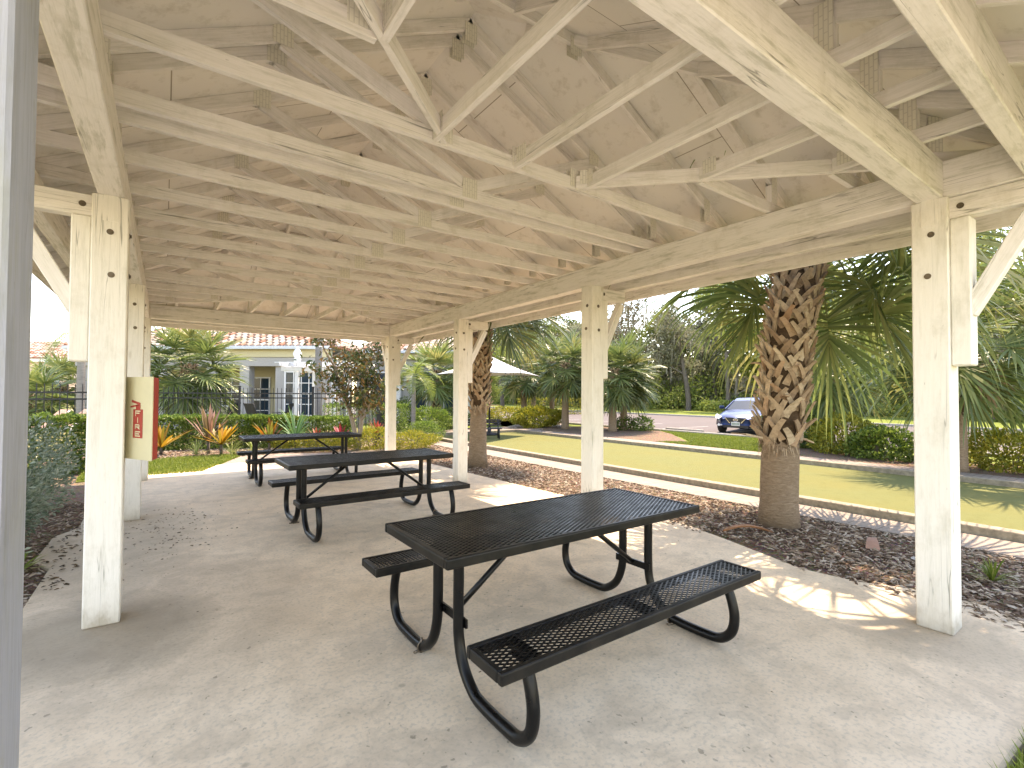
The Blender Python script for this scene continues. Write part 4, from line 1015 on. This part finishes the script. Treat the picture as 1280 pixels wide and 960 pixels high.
blades('lawn_grass', 26000, poly_area([(12.8,7),(14.6,7.2),(16.85,7),(16.85,13),(15.2,10.8),(13.6,9.2),(12.9,9.9)]), .07, 73, 'mown lawn strip between the court path and the parking lot', .0, w=.012)
blades('lawn_grass', 12000, poly_area([(12.8,5.6),(14.3,7.1),(16.85,4),(16.85,7),(12.8,10)]), .07, 74, 'lawn beside the leafy shrubs', .0, w=.012)

# fallen bits in the mulch
def boot_piece(loc, rz, L, label, mat):
    m = MB(); vs = []; n = 7
    for i in range(n+1):
        t = i/n; wd = .10*(1-t)**.7 + .018; z = .02 + .07*sin(t*pi*.9); x = L*t
        vs += [(x, -wd/2, z), (x, wd/2, z), (x, wd*.35, z-.018), (x, -wd*.35, z-.018)]
    fs = [(i*4+e, i*4+(e+1)%4, i*4+4+(e+1)%4, i*4+4+e) for i in range(n) for e in range(4)] + [(0,3,2,1), (n*4, n*4+1, n*4+2, n*4+3)]
    m.add([Vector(v) for v in vs], fs); o = m.build('fallen_frond_base', mat); o.location = (*loc, -.012); o.rotation_euler = (0,0,rz)
    return tag(o, label, 'dead frond')
boot_piece((5.50, 2.75), radians(150), .55, 'orange-brown fallen frond base leaning at the foot of the near palm', simple('rust_boot', (.36,.16,.07), .8))
boot_piece((5.68, 1.85), radians(20), .30, 'pale reddish frond base lying on the mulch in front of the near palm', simple('pale_boot', (.42,.24,.18), .8))
m = MB(); r = random.Random(3)
P = [Vector((.07*cos(a)*r.uniform(.6,1.2), .04*sin(a)*r.uniform(.6,1.2), .008+r.uniform(0,.02))) for a in [k*pi/4 for k in range(8)]]
m.add(P + [Vector((0,0,.035)), Vector((0,0,0))], [(i, (i+1)%8, 8) for i in range(8)] + [((i+1)%8, i, 9) for i in range(8)]); o = m.build('litter_scrap', simple('white_scrap', (.6,.6,.6), .6)); o.location = (5.65, 1.50, 0); tag(o, 'small white crumpled scrap on the mulch', 'litter')

# ------------------------------------------------------------------ fence
def fence_run(A, B, label, n_post):
    A, B = Vector((*A, 0)), Vector((*B, 0)); d = B - A; L = d.length; d.normalize(); root = empty('picket_fence', A, atan2(d.y, d.x), label, 'fence')
    m = MB()
    for z in (1.50, 1.36, .18): m.box(0, L, -.014, .014, z-.017, z+.017)
    m.build('rail', M['fence'], root); m = MB(); k = 0
    n = int(L/.115)
    for i in range(n):
        x = (i+.5)*L/n; m.box(x-.008, x+.008, -.0085, .0085, .06, 1.66)
        m.add([Vector((x-.008,-.0085,1.66)), Vector((x+.008,-.0085,1.66)), Vector((x+.008,.0085,1.66)), Vector((x-.008,.0085,1.66)), Vector((x,0,1.69))], [(0,1,4),(1,2,4),(2,3,4),(3,0,4)])
    m.build('pickets', M['fence'], root)
    for i in range(n_post+1):
        x = L*i/n_post; m = MB(); m.box(x-.032, x+.032, -.032, .032, -.05, 1.70); m.box(x-.04, x+.04, -.04, .04, 1.7005, 1.725); m.build('post', M['fence'], root)
    return root
fence_run((-12, 12.7), (-1.0, 13.6), 'black metal picket fence at the far left beside the pool', 5)
fence_run((-1.0, 13.65), (-.2, 16.9), 'short return of black picket fence behind the left posts', 2)
fence_run((-.2, 16.95), (5.9, 16.1), 'black metal picket fence between the hedge and the clubhouse porch', 3)
fence_run((5.95, 16.1), (7.2, 18.6), 'end of black picket fence turning back toward the clubhouse', 1)

# ------------------------------------------------------------------ clubhouse
M['stucco_g'] = simple('grey_stucco', (.42, .41, .41), .9, .2, 0, .06, 20, .15)
M['stucco_c'] = simple('cream_stucco', (.62, .56, .38), .9, .2, 0, .06, 20, .15)
M['stucco_p'] = simple('peach_stucco', (.62, .48, .38), .9, .2, 0, .06, 20, .15)
M['whitep'] = simple('white_vinyl', (.80, .81, .84), .4, .4, 0, .03)
M['gutter'] = simple('gutter', (.55, .60, .66), .5, .4, 0, .05)
def glass():
    t = NT('window_glass'); t.base((.02, .04, .06)).set(.1, .25); return t.m
M['glass'] = glass()
def tiles():
    t = NT('roof_tile'); col = t.ramp(t.island(), [(0,(.34,.27,.23)),(.25,(.42,.36,.32)),(.45,(.26,.12,.08)),(.6,(.44,.38,.34)),(.9,(.30,.17,.12))], 'CONSTANT'); n = t.noise(t.coord('Object'), 12, 4)
    t.base(t.mix(t.math('MULTIPLY', n, .4), col, (.2,.12,.09))).set(.85, .2); return t.m
M['tile'] = tiles()
def tile_slope(m, p0, ux, uy, W, Ln, shrinkL=0, shrinkR=0, pw=.30, pl=.42):
    """barrel tiles covering a slope; ux along the eave, uy up the slope; ends shrink for hips"""
    p0, ux, uy = Vector(p0), Vector(ux).normalized(), Vector(uy).normalized(); n = ux.cross(uy).normalized()
    if n.z < 0: n = -n
    rows = int(Ln/pl)
    for j in range(rows):
        t = j/rows; a, b = shrinkL*t, W - shrinkR*t
        for i in range(int((b-a)/pw)):
            x = a + i*pw; q = p0 + ux*x + uy*(j*pl) + n*.02; vs = []
            for e, lift in ((0, .035), (pl*1.08, 0)):
                for k in range(5):
                    an = pi*k/4; vs.append(q + ux*(pw*.5 - cos(an)*pw*.33) + n*(sin(an)*.075 + lift) + uy*e)
            m.add(vs, [(k, k+1, k+6, k+5) for k in range(4)] + [(0,1,2,3,4)], None, 0)
def window_(parent, x0, x1, y, z0, z1, nx, nz, fm='whitep', arch=False, name='window'):
    m = MB(); f = .07
    m.box(x0-f, x1+f, y-.05, y-.001, z1, z1+f); m.box(x0-f, x1+f, y-.06, y-.001, z0-f, z0); m.box(x0-f, x0, y-.05, y-.001, z0+.0005, z1-.0005); m.box(x1, x1+f, y-.05, y-.001, z0+.0005, z1-.0005)
    for i in range(1, nx): x = x0 + (x1-x0)*i/nx; m.box(x-.018, x+.018, y-.035, y-.012, z0, z1)
    for i in range(1, nz): z = z0 + (z1-z0)*i/nz; m.box(x0, x1, y-.033, y-.014, z-(.035 if i*2 == nz else .018), z+(.035 if i*2 == nz else .018))
    w_ = m.build(name, M[fm], parent); m = MB(); m.quad((x0,y-.008,z0),(x1,y-.008,z0),(x1,y-.008,z1),(x0,y-.008,z1)); m.build('pane', M['glass'], w_); return w_
ch_o = spot(345, 22)
chr_ = atan2(-.62, .785)
club = empty('clubhouse', (*ch_o, 0), chr_, 'cream and grey clubhouse with barrel tile roof and columned porch behind the fence', 'building')
m = MB()   # local: x right along the front, y away from the camera
m.box(-7.5, 0, 2.2, 2.4, 0, 3.15, 0); m.build('porch_wall', M['stucco_c'], club)
for b_ in ((.05, 2.35, -.15, 3.0, 0, 3.12), (-9.2, -7.5, -.1, 3, 0, 3.12), (2.35, 9.0, 3.6, 3.8, 0, 3.3)): m = MB(); m.box(*b_); m.build('grey_wall', M['stucco_g'], club)
m = MB(); m.box(-9.3, 2.45, -.25, .15, 2.72, 3.12); m.build('porch_beam', M['stucco_g'], club, bevel=.01)
m = MB(); m.box(-9.35, 2.5, -.30, .2, 3.125, 3.50); m.box(2.45, 9.05, 3.4, 3.9, 3.3, 3.62); m.build('frieze', M['stucco_c'], club, bevel=.01)
m = MB(); m.box(-9.6, 2.75, -.62, -.48, 3.46, 3.60); m.box(2.75, 9.3, 3.02, 3.14, 3.6, 3.74); m.build('gutter', M['gutter'], club, bevel=.01)
m = MB(); m.box(-9.5, 2.6, -.48, 3.0, 3.505, 3.60); m.box(-7.5, 0, -.3, 2.3, -.1, .06); m.box(2.6, 9.1, 3.14, 6, 3.63, 3.7); m.build('soffit', M['stucco_g'], club)
for x in (-5.3, -2.9, -1.35):
    m = MB(); m.box(x-.22, x+.22, -.22, .22, .061, 2.719); m.box(x-.27, x+.27, -.27, .27, .0605, .25); m.build('pillar', M['stucco_g'], club, bevel=.01)
window_(club, .55, 1.95, -.15, .55, 2.45, 4, 4); window_(club, -1.05, -.35, 2.2, .9, 2.2, 2, 4); window_(club, -3.9, -3.0, 2.2, .9, 2.2, 2, 4); window_(club, -6.6, -5.7, 2.2, .9, 2.2, 2, 4)
window_(club, -2.4, -1.55, 2.2, .12, 2.25, 2, 4, name='door')
for x in (3.3, 5.3, 7.0): window_(club, x, x+.75, 3.6, .7, 2.6, 1, 2)
for x in (4.65, 6.6, 8.3): m = MB(); m.box(x-.11, x+.11, 3.35, 3.59, 0, 3.29); m.build('pilaster', M['whitep'], club, bevel=.01)
m = MB(); sl = .42
tile_slope(m, (-9.6, -.55, 3.56), (1,0,0), (0,1,sl), 12.4, 4.95, 4.2, 4.6); m.build('roof_tiles', M['tile'], club); m = MB(); tile_slope(m, (2.8, -.55, 3.57), (0,1,0), (-4.6,0,1.89), 9.0, 4.9, 4.5, 4.5); m.build('roof_tiles', M['tile'], club); m = MB(); tile_slope(m, (2.8, 3.05, 3.75), (1,0,0), (0,1,sl), 6.5, 4.0, 0, 3.5); m.build('roof_tiles', M['tile'], club)
m = MB(); P = [(-9.6,-.55,3.56),(2.8,-.55,3.56),(-1.8,4.0,5.45),(-5.4,4.0,5.45),(-9.6,8.5,3.56),(2.8,8.5,3.56)]
m.add([Vector(p) for p in P], [(0,1,2,3),(3,2,5,4),(0,3,4),(1,5,2)]); P = [(2.8,3.05,3.73),(9.3,3.05,3.73),(6,6.8,5.3),(2.0,6.8,5.3),(9.3,10.5,3.73),(2.8,10.5,3.73)]; m.add([Vector(p) for p in P], [(0,1,2,3),(1,4,2),(3,2,4,5)]); m.build('roof_base', M['tile'], club)
# patio chairs on the porch
M['chairb'] = simple('dark_sling', (.02, .022, .028), .6)
def patio_chair(loc, rz, label):
    root = empty('patio_chair', (*loc, .062 if True else 0), rz, label, 'chair', 'dark patio chairs behind the fence')
    m = MB(); m.bar((-.22,0,.42),(.25,0,.46), .5, .03); m.build('seat', M['chairb'], root); m = MB(); m.bar((-.24,0,.42),(-.42,0,1.02), .5, .03, up=(1,0,0)); m.build('backrest', M['chairb'], root)
    for s in (-1, 1):
        m = MB(); m.tube([(.27, s*.27, 0), (.24, s*.27, .62), (-.30, s*.27, .64)], .016, 6); m.tube([(-.30, s*.27, 0), (-.20, s*.27, .42), (-.44, s*.27, 1.04)], .016, 6); m.build('leg', M['fence'], root)
    return root
for i, (u, Z, rz, la) in enumerate([(322, 20.5, .6, 'dark patio chair behind the fence left of the porch door'), (352, 20.8, 2.6, 'dark patio chair behind the fence in front of the porch door'), (222, 20.5, 1.0, 'dark patio chair behind the fence under the left palm'), (285, 21, 2.2, 'dark patio chair behind the fence beside a porch pillar')]):
    patio_chair(spot(u, Z), rz, la)
m = MB()
pg = empty('pergola', (*spot(403, 19.6), 0), chr_, 'white slatted pergola with a finial in front of the clubhouse window', 'pergola')
for x, y in ((-.75,-.6), (.72,-.6), (-.75,.9), (.72,.9)):
    m = MB(); m.box(x-.07, x+.07, y-.07, y+.07, 0, 2.38); m.box(x-.10, x+.10, y-.10, y+.10, 0, .2); m.build('post', M['whitep'], pg, bevel=.01)
m = MB()
for y in (-.68, -.50, .82, 1.0): m.box(-1.35, 1.32, y-.02, y+.02, 2.38, 2.55)
m.build('beam', M['whitep'], pg, bevel=.01); m = MB()
for k in range(9): x = -1.2 + k*.3; m.box(x-.02, x+.02, -1.1, 1.35, 2.552, 2.68)
m.build('rafter', M['whitep'], pg, bevel=.008); m = MB(); m.box(-1.45, 1.42, -1.0, -.9, 2.682, 2.72); m.box(-1.45, 1.42, -.2, -.1, 2.682, 2.72); m.box(-1.45, 1.42, .6, .7, 2.682, 2.72); m.build('slat', M['whitep'], pg)
m = MB(); m.lathe([(.0,2.72),(.13,2.72),(.13,2.86),(.09,2.9),(.15,2.98),(.16,3.06),(.10,3.2),(.05,3.26),(.06,3.3),(.0,3.36)], (-.75,-.6,0), 12); m.build('finial', M['whitep'], pg)
# tiled house at far left
hp = spot(8, 40)
hs = empty('tiled_house', (*hp, 0), -.6, 'peach house with red tile roof beyond the pool at far left', 'building')
m = MB(); m.box(-7, 5.0, 0, 8, 0, 4.0); m.build('wall', M['stucco_p'], hs); m = MB(); m.box(-7.4, 5.4, -.4, 8.4, 4.0, 4.25); m.build('soffit', M['whitep'], hs)
m = MB(); m.add([Vector(p) for p in ((-7.5,-.5,4.26),(5.5,-.5,4.26),(1.2,4,6.1),(-3.5,4,6.1),(5.5,8.5,4.26),(-7.5,8.5,4.26))], [(0,1,2,3),(1,4,2),(3,2,4,5),(0,3,5)]); rf = m.build('roof', simple('red_tile', (.36,.17,.13), .9, .2), hs)
m = MB(); tile_slope(m, (-7.5,-.5,4.27), (1,0,0), (0,4.5,1.84), 13, 4.7, 4, 4.3); m.build('roof_tiles', M['tile'], rf); m = MB(); tile_slope(m, (5.5,-.5,4.27), (0,1,0), (-4.3,0,1.84), 9, 4.5, 4.5, 4.5); m.build('roof_tiles', M['tile'], rf)
for x in (-4, 0, 3): window_(hs, x, x+1.1, 0, 1.0, 2.4, 2, 2)

# white lounge chairs by the pool
gl = 'white poolside loungers beyond the left fence'
for i, (u, Z) in enumerate(((38, 15.5), (70, 15.8))):
    p = spot(u, Z); root = empty('pool_lounger', (*p, -.05), .5, ['white poolside lounger at the far left beyond the fence', 'white poolside lounger nearer the left post beyond the fence'][i], 'lounger', gl)
    m = MB(); m.tube([(-.9,-.3,.4),(.3,-.3,.4),(.9,-.3,.95)], .02, 6); m.tube([(-.9,.3,.4),(.3,.3,.4),(.9,.3,.95)], .02, 6)
    m.build('frame', M['whitep'], root)
    for x in (-.7, .3):
        for s in (-.3, .3): m = MB(); m.tube([(x,s,0),(x,s,.4)], .02, 6); m.build('leg', M['whitep'], root)
    m = MB(); m.bar((-.9,0,.42),(.3,0,.42), .56, .03); m.bar((.3,0,.42),(.9,0,.97), .56, .03); m.build('sling', simple('sling_peach', (.5,.3,.22), .8), root)

# ------------------------------------------------------------------ umbrella, bench
up_ = spot(612, 18.2)
um = empty('patio_umbrella', (*up_, 0), radians(28), 'large square grey umbrella beyond the court, behind the reddish palm trunk', 'umbrella')
M['canvas'] = simple('grey_canvas', (.62, .64, .68), .8, .2, 0, .05)
m = MB(); m.tube([(0,0,0),(0,0,2.95)], .035, 10); m.build('pole', M['fence'], um)
m = MB(); m.lathe([(0,0),(.35,0),(.35,.06),(.08,.10),(.06,.3)], n=16); m.build('base', M['fence'], um)
m = MB(); H_ = 1.42; n = 8; rows = []
for k in range(4):
    a = Vector((H_*(1 if k in (0,3) else -1), H_*(1 if k < 2 else -1), 2.22)); b = Vector((H_*(1 if (k+1)%4 in (0,3) else -1), H_*(1 if (k+1)%4 < 2 else -1), 2.22)); top = Vector((0,0,2.95))
    vs = []
    for i in range(n+1):
        t = i/n; L_ = top.lerp(a, t); R_ = top.lerp(b, t)
        for j in range(n+1):
            s = j/n; p = L_.lerp(R_, s); p.z -= .10*t*sin(pi*s)*-.6 + .05*sin(pi*t); vs.append(p)
    fs = [(i*(n+1)+j, i*(n+1)+j+1, (i+1)*(n+1)+j+1, (i+1)*(n+1)+j) for i in range(n) for j in range(n)]
    m.add(vs, fs, None, 0, True)
cn = m.build('canopy', M['canvas'], um); cn.modifiers.new('s', 'SOLIDIFY').thickness = .006
for k in range(4):
    m = MB(); m.tube([(0,0,2.88),(H_*(1 if k in (0,3) else -1)*.98, H_*(1 if k < 2 else -1)*.98, 2.20)], .012, 6); m.build('rib', M['fence'], um)
bp = spot(600, 16.6)
bn = empty('park_bench', (*bp, 0), radians(-28), 'black metal bench on the grass behind the reddish palm, beyond the court end', 'bench')
m = MB(); 
for k in range(4): m.box(-.75, .75, -.22+k*.11, -.135+k*.11, .33, .355)
m.build('seat', M['fence'], bn, bevel=.004); m = MB()
for k in range(3): m.box(-.75, .75, .235, .255, .42+k*.085, .48+k*.085)
m.build('backrest', M['fence'], bn, bevel=.004)
for s in (-1, 1): m = MB(); m.tube([(s*.65,-.2,0),(s*.65,-.2,.33)], .022, 6); m.tube([(s*.65,.22,0),(s*.65,.22,.35),(s*.65,.25,.66)], .022, 6); m.tube([(s*.65,-.2,.5),(s*.65,.24,.52)], .018, 6); m.build('leg', M['fence'], bn)

# ------------------------------------------------------------------ car
def carpaint():
    t = NT('blue_car_paint'); t.base((.006, .026, .10)).set(.3, .35, .7); t.b.inputs['Coat Weight'].default_value = .35; t.b.inputs['Coat Roughness'].default_value = .05; return t.m
M['carp'] = carpaint(); M['tyre'] = simple('tyre', (.02,.02,.02), .8); M['alloy'] = simple('alloy', (.5,.5,.52), .3, .5, .8)
def lamp_glass():
    t = NT('headlight_glass'); t.base((.75,.76,.78)).set(.12, .8); return t.m
M['lampg'] = lamp_glass(); M['chrome'] = simple('chrome', (.7,.7,.72), .12, .5, 1, .02); M['trimb'] = simple('black_trim', (.015,.015,.018), .4)
car = empty('parked_car', (0,0,0), 0, 'dark blue sedan parked nose-in at the lot edge behind the near palm', 'car')
# local: +x = forward, length 4.85, width 1.83
st = [(-2.42,.62,.78,.55,.62),(-2.38,.38,.98,.74,.80),(-2.1,.26,1.06,.80,.88),(-1.6,.22,1.08,.84,.90),(-.9,.20,1.02,.86,.905),(0,.20,.98,.865,.91),(.8,.20,.97,.86,.905),(1.15,.21,.95,.83,.90),(1.6,.22,.88,.76,.885),(2.0,.22,.80,.66,.84),(2.25,.24,.72,.56,.74),(2.40,.34,.62,.44,.58)]
m = MB(); rings = []; NP = 0
for (x, zb, zt, wt, wm) in st:
    pr_ = [(-wm*.9, zb), (-wm, zb+(zt-zb)*.25), (-wm, zb+(zt-zb)*.6), (-wm*.97, zb+(zt-zb)*.82), (-wt*.98, zt-.02), (-wt*.6, zt+.012), (0, zt+.03), (wt*.6, zt+.012), (wt*.98, zt-.02), (wm*.97, zb+(zt-zb)*.82), (wm, zb+(zt-zb)*.6), (wm, zb+(zt-zb)*.25), (wm*.9, zb)]
    NP = len(pr_); rings.append([Vector((x, a, b)) for a, b in pr_])
vs = [v for rg_ in rings for v in rg_]; fs = []
for i in range(len(rings)-1):
    for k in range(NP): fs.append((i*NP+k, i*NP+(k+1)%NP, (i+1)*NP+(k+1)%NP, (i+1)*NP+k))
fs.append(tuple(range(NP))); fs.append(tuple((len(rings)-1)*NP + k for k in range(NP))[::-1]); m.add(vs, fs, None, 0, True)
body = m.build('body', M['carp'], car); ss = body.modifiers.new('sub', 'SUBSURF'); ss.levels = 1; ss.render_levels = 2
# cabin
cs = [(-1.85,1.06,.74,1.05,.70),(-1.15,1.0,.80,1.38,.60),(-.5,.98,.82,1.46,.61),(.15,.98,.82,1.44,.60),(.55,.98,.81,1.33,.60),(1.18,.94,.78,.97,.72)]
m = MB(); gl_ = MB()
for i in range(len(cs)-1):
    A1, B1 = cs[i], cs[i+1]
    for s in (-1, 1):
        gl_.quad((A1[0], s*A1[2], A1[1]), (B1[0], s*B1[2], B1[1]), (B1[0], s*B1[4], B1[3]-.03), (A1[0], s*A1[4], A1[3]-.03))
    q = [Vector((A1[0], -A1[4], A1[3]-.03)), Vector((B1[0], -B1[4], B1[3]-.03)), Vector((B1[0], 0, B1[3])), Vector((A1[0], 0, A1[3])), Vector((B1[0], B1[4], B1[3]-.03)), Vector((A1[0], A1[4], A1[3]-.03))]
    tgt = gl_ if i in (0, len(cs)-2) else m
    tgt.add(q, [(0,1,2,3),(3,2,4,5)], None, 0, True)
m.build('roof', M['carp'], car); gl_.build('windows', M['glass'], car)
m = MB()
for s in (-1, 1):
    m.bar((1.18, s*.76, .96), (.53, s*.605, 1.31), .05, .04); m.bar((-1.85, s*.72, 1.06), (-1.13, s*.605, 1.36), .05, .05); m.bar((-.35, s*.825, .98), (-.40, s*.62, 1.44), .06, .03, up=(1,0,0))
m.build('pillars', M['carp'], car)
for x in (1.45, -1.38):
    for s in (-1, 1):
        wh = empty('wheel', (x, s*.80, .335)); wh.parent = car; m = MB()
        m.tube([(0,-.12*1,0),(0,-.10,0),(0,.10,0),(0,.12,0)], [.30,.335,.335,.30], 24); wh2 = m.build('tyre', M['tyre'], wh); m = MB()
        m.tube([(0,s*.121,0),(0,s*.128,0)], [.215,.20], 20); 
        for k in range(10): a = k*pi/5; m.bar((cos(a)*.05, s*.132, sin(a)*.05), (cos(a)*.20, s*.128, sin(a)*.20), .035, .012, up=(0,1,0))
        m.build('rim', M['alloy'], wh)
        m = MB(); a_ = [k*pi/10 for k in range(11)]; pts = [Vector((x + .385*cos(a), s*.905, .335 + .385*sin(a))) for a in a_]; m.tube(pts, .02, 5); m.build('wheel_arch', M['trimb'], car)
for s in (-1, 1):
    m = MB(); vs = [(2.05,s*.83,.72),(2.22,s*.78,.60),(2.385,s*.60,.585),(2.39,s*.50,.66),(2.26,s*.60,.74),(1.98,s*.80,.775)]
    m.add([Vector(v) for v in vs] + [Vector((2.0, s*.55, .62))], [(0,1,2,3,4,5)] + [(i,(i+1)%6,6) for i in range(6)]); hl = m.build('headlight', M['lampg'], car); hl.location = (.045, s*.035, .015)
    m = MB(); m.bar((2.30, s*.72, .36), (2.40, s*.52, .36), .03, .05); m.tube([(2.33,s*.66,.36),(2.42,s*.64,.36)], .05, 10); m.build('fog_light', M['lampg'], car)
    m = MB(); m.frame(Matrix.Translation((.95, s*.98, 1.03)), .13, .20, .13); m.build('mirror', M['carp'], car, bevel=.03)
    m = MB(); m.bar((-.3, s*.918, .80), (-.12, s*.918, .80), .02, .025); m.bar((-1.3, s*.915, .82), (-1.12, s*.915, .82), .02, .025); m.build('door_handle', M['chrome'], car)
m = MB(); m.add([Vector(v) for v in ((2.435,-.42,.66),(2.435,.42,.66),(2.44,.26,.44),(2.44,-.26,.44))], [(0,3,2,1)]); m.box(2.36,2.43,-.46,.46,.26,.36); m.build('grille', M['trimb'], car)
m = MB(); m.bar((2.45,-.40,.66),(2.46,-.20,.44),.03,.03); m.bar((2.45,.40,.66),(2.46,.20,.44),.03,.03); m.tube([(2.44 , .075*cos(a), .57+.075*sin(a)) for a in [k*pi/8 for k in range(17)]], .012, 6); m.bar((2.455,-.10,.57),(2.455,.10,.57),.02,.025); m.build('emblem', M['chrome'], car)
m = MB(); m.box(2.445,2.46,-.16,.16,.34,.49); pl_ = m.build('number_plate', simple('plate_white', (.72,.74,.70), .5), car); m = MB()
for k in range(6): m.box(2.4605,2.4625,-.125+k*.044,-.098+k*.044,.385,.445)
m.build('plate_marks', simple('plate_ink', (.06,.18,.10), .5), pl_)
hd = atan2(-.241, -.971); cc = Vector((-.971, -.241, 0)); nose = Vector((18.25, 10.45, 0))
car.location = nose - cc*2.42 + Vector((0,0,-.01)); car.rotation_euler = (0,0,hd)
gws = 'concrete wheel stops in the parking lot'
for i, y in enumerate((15.3, 12.6)):
    m = MB(); m.box(-.09,.09,-.9,.9,0,.12); o = m.build('wheel_stop', M['kerbc'], bevel=.03); o.location = (18.0, y, -.01); tag(o, ['concrete wheel stop farther along the empty bays', 'concrete wheel stop left of the parked blue car'][i], 'wheel stop', gws)
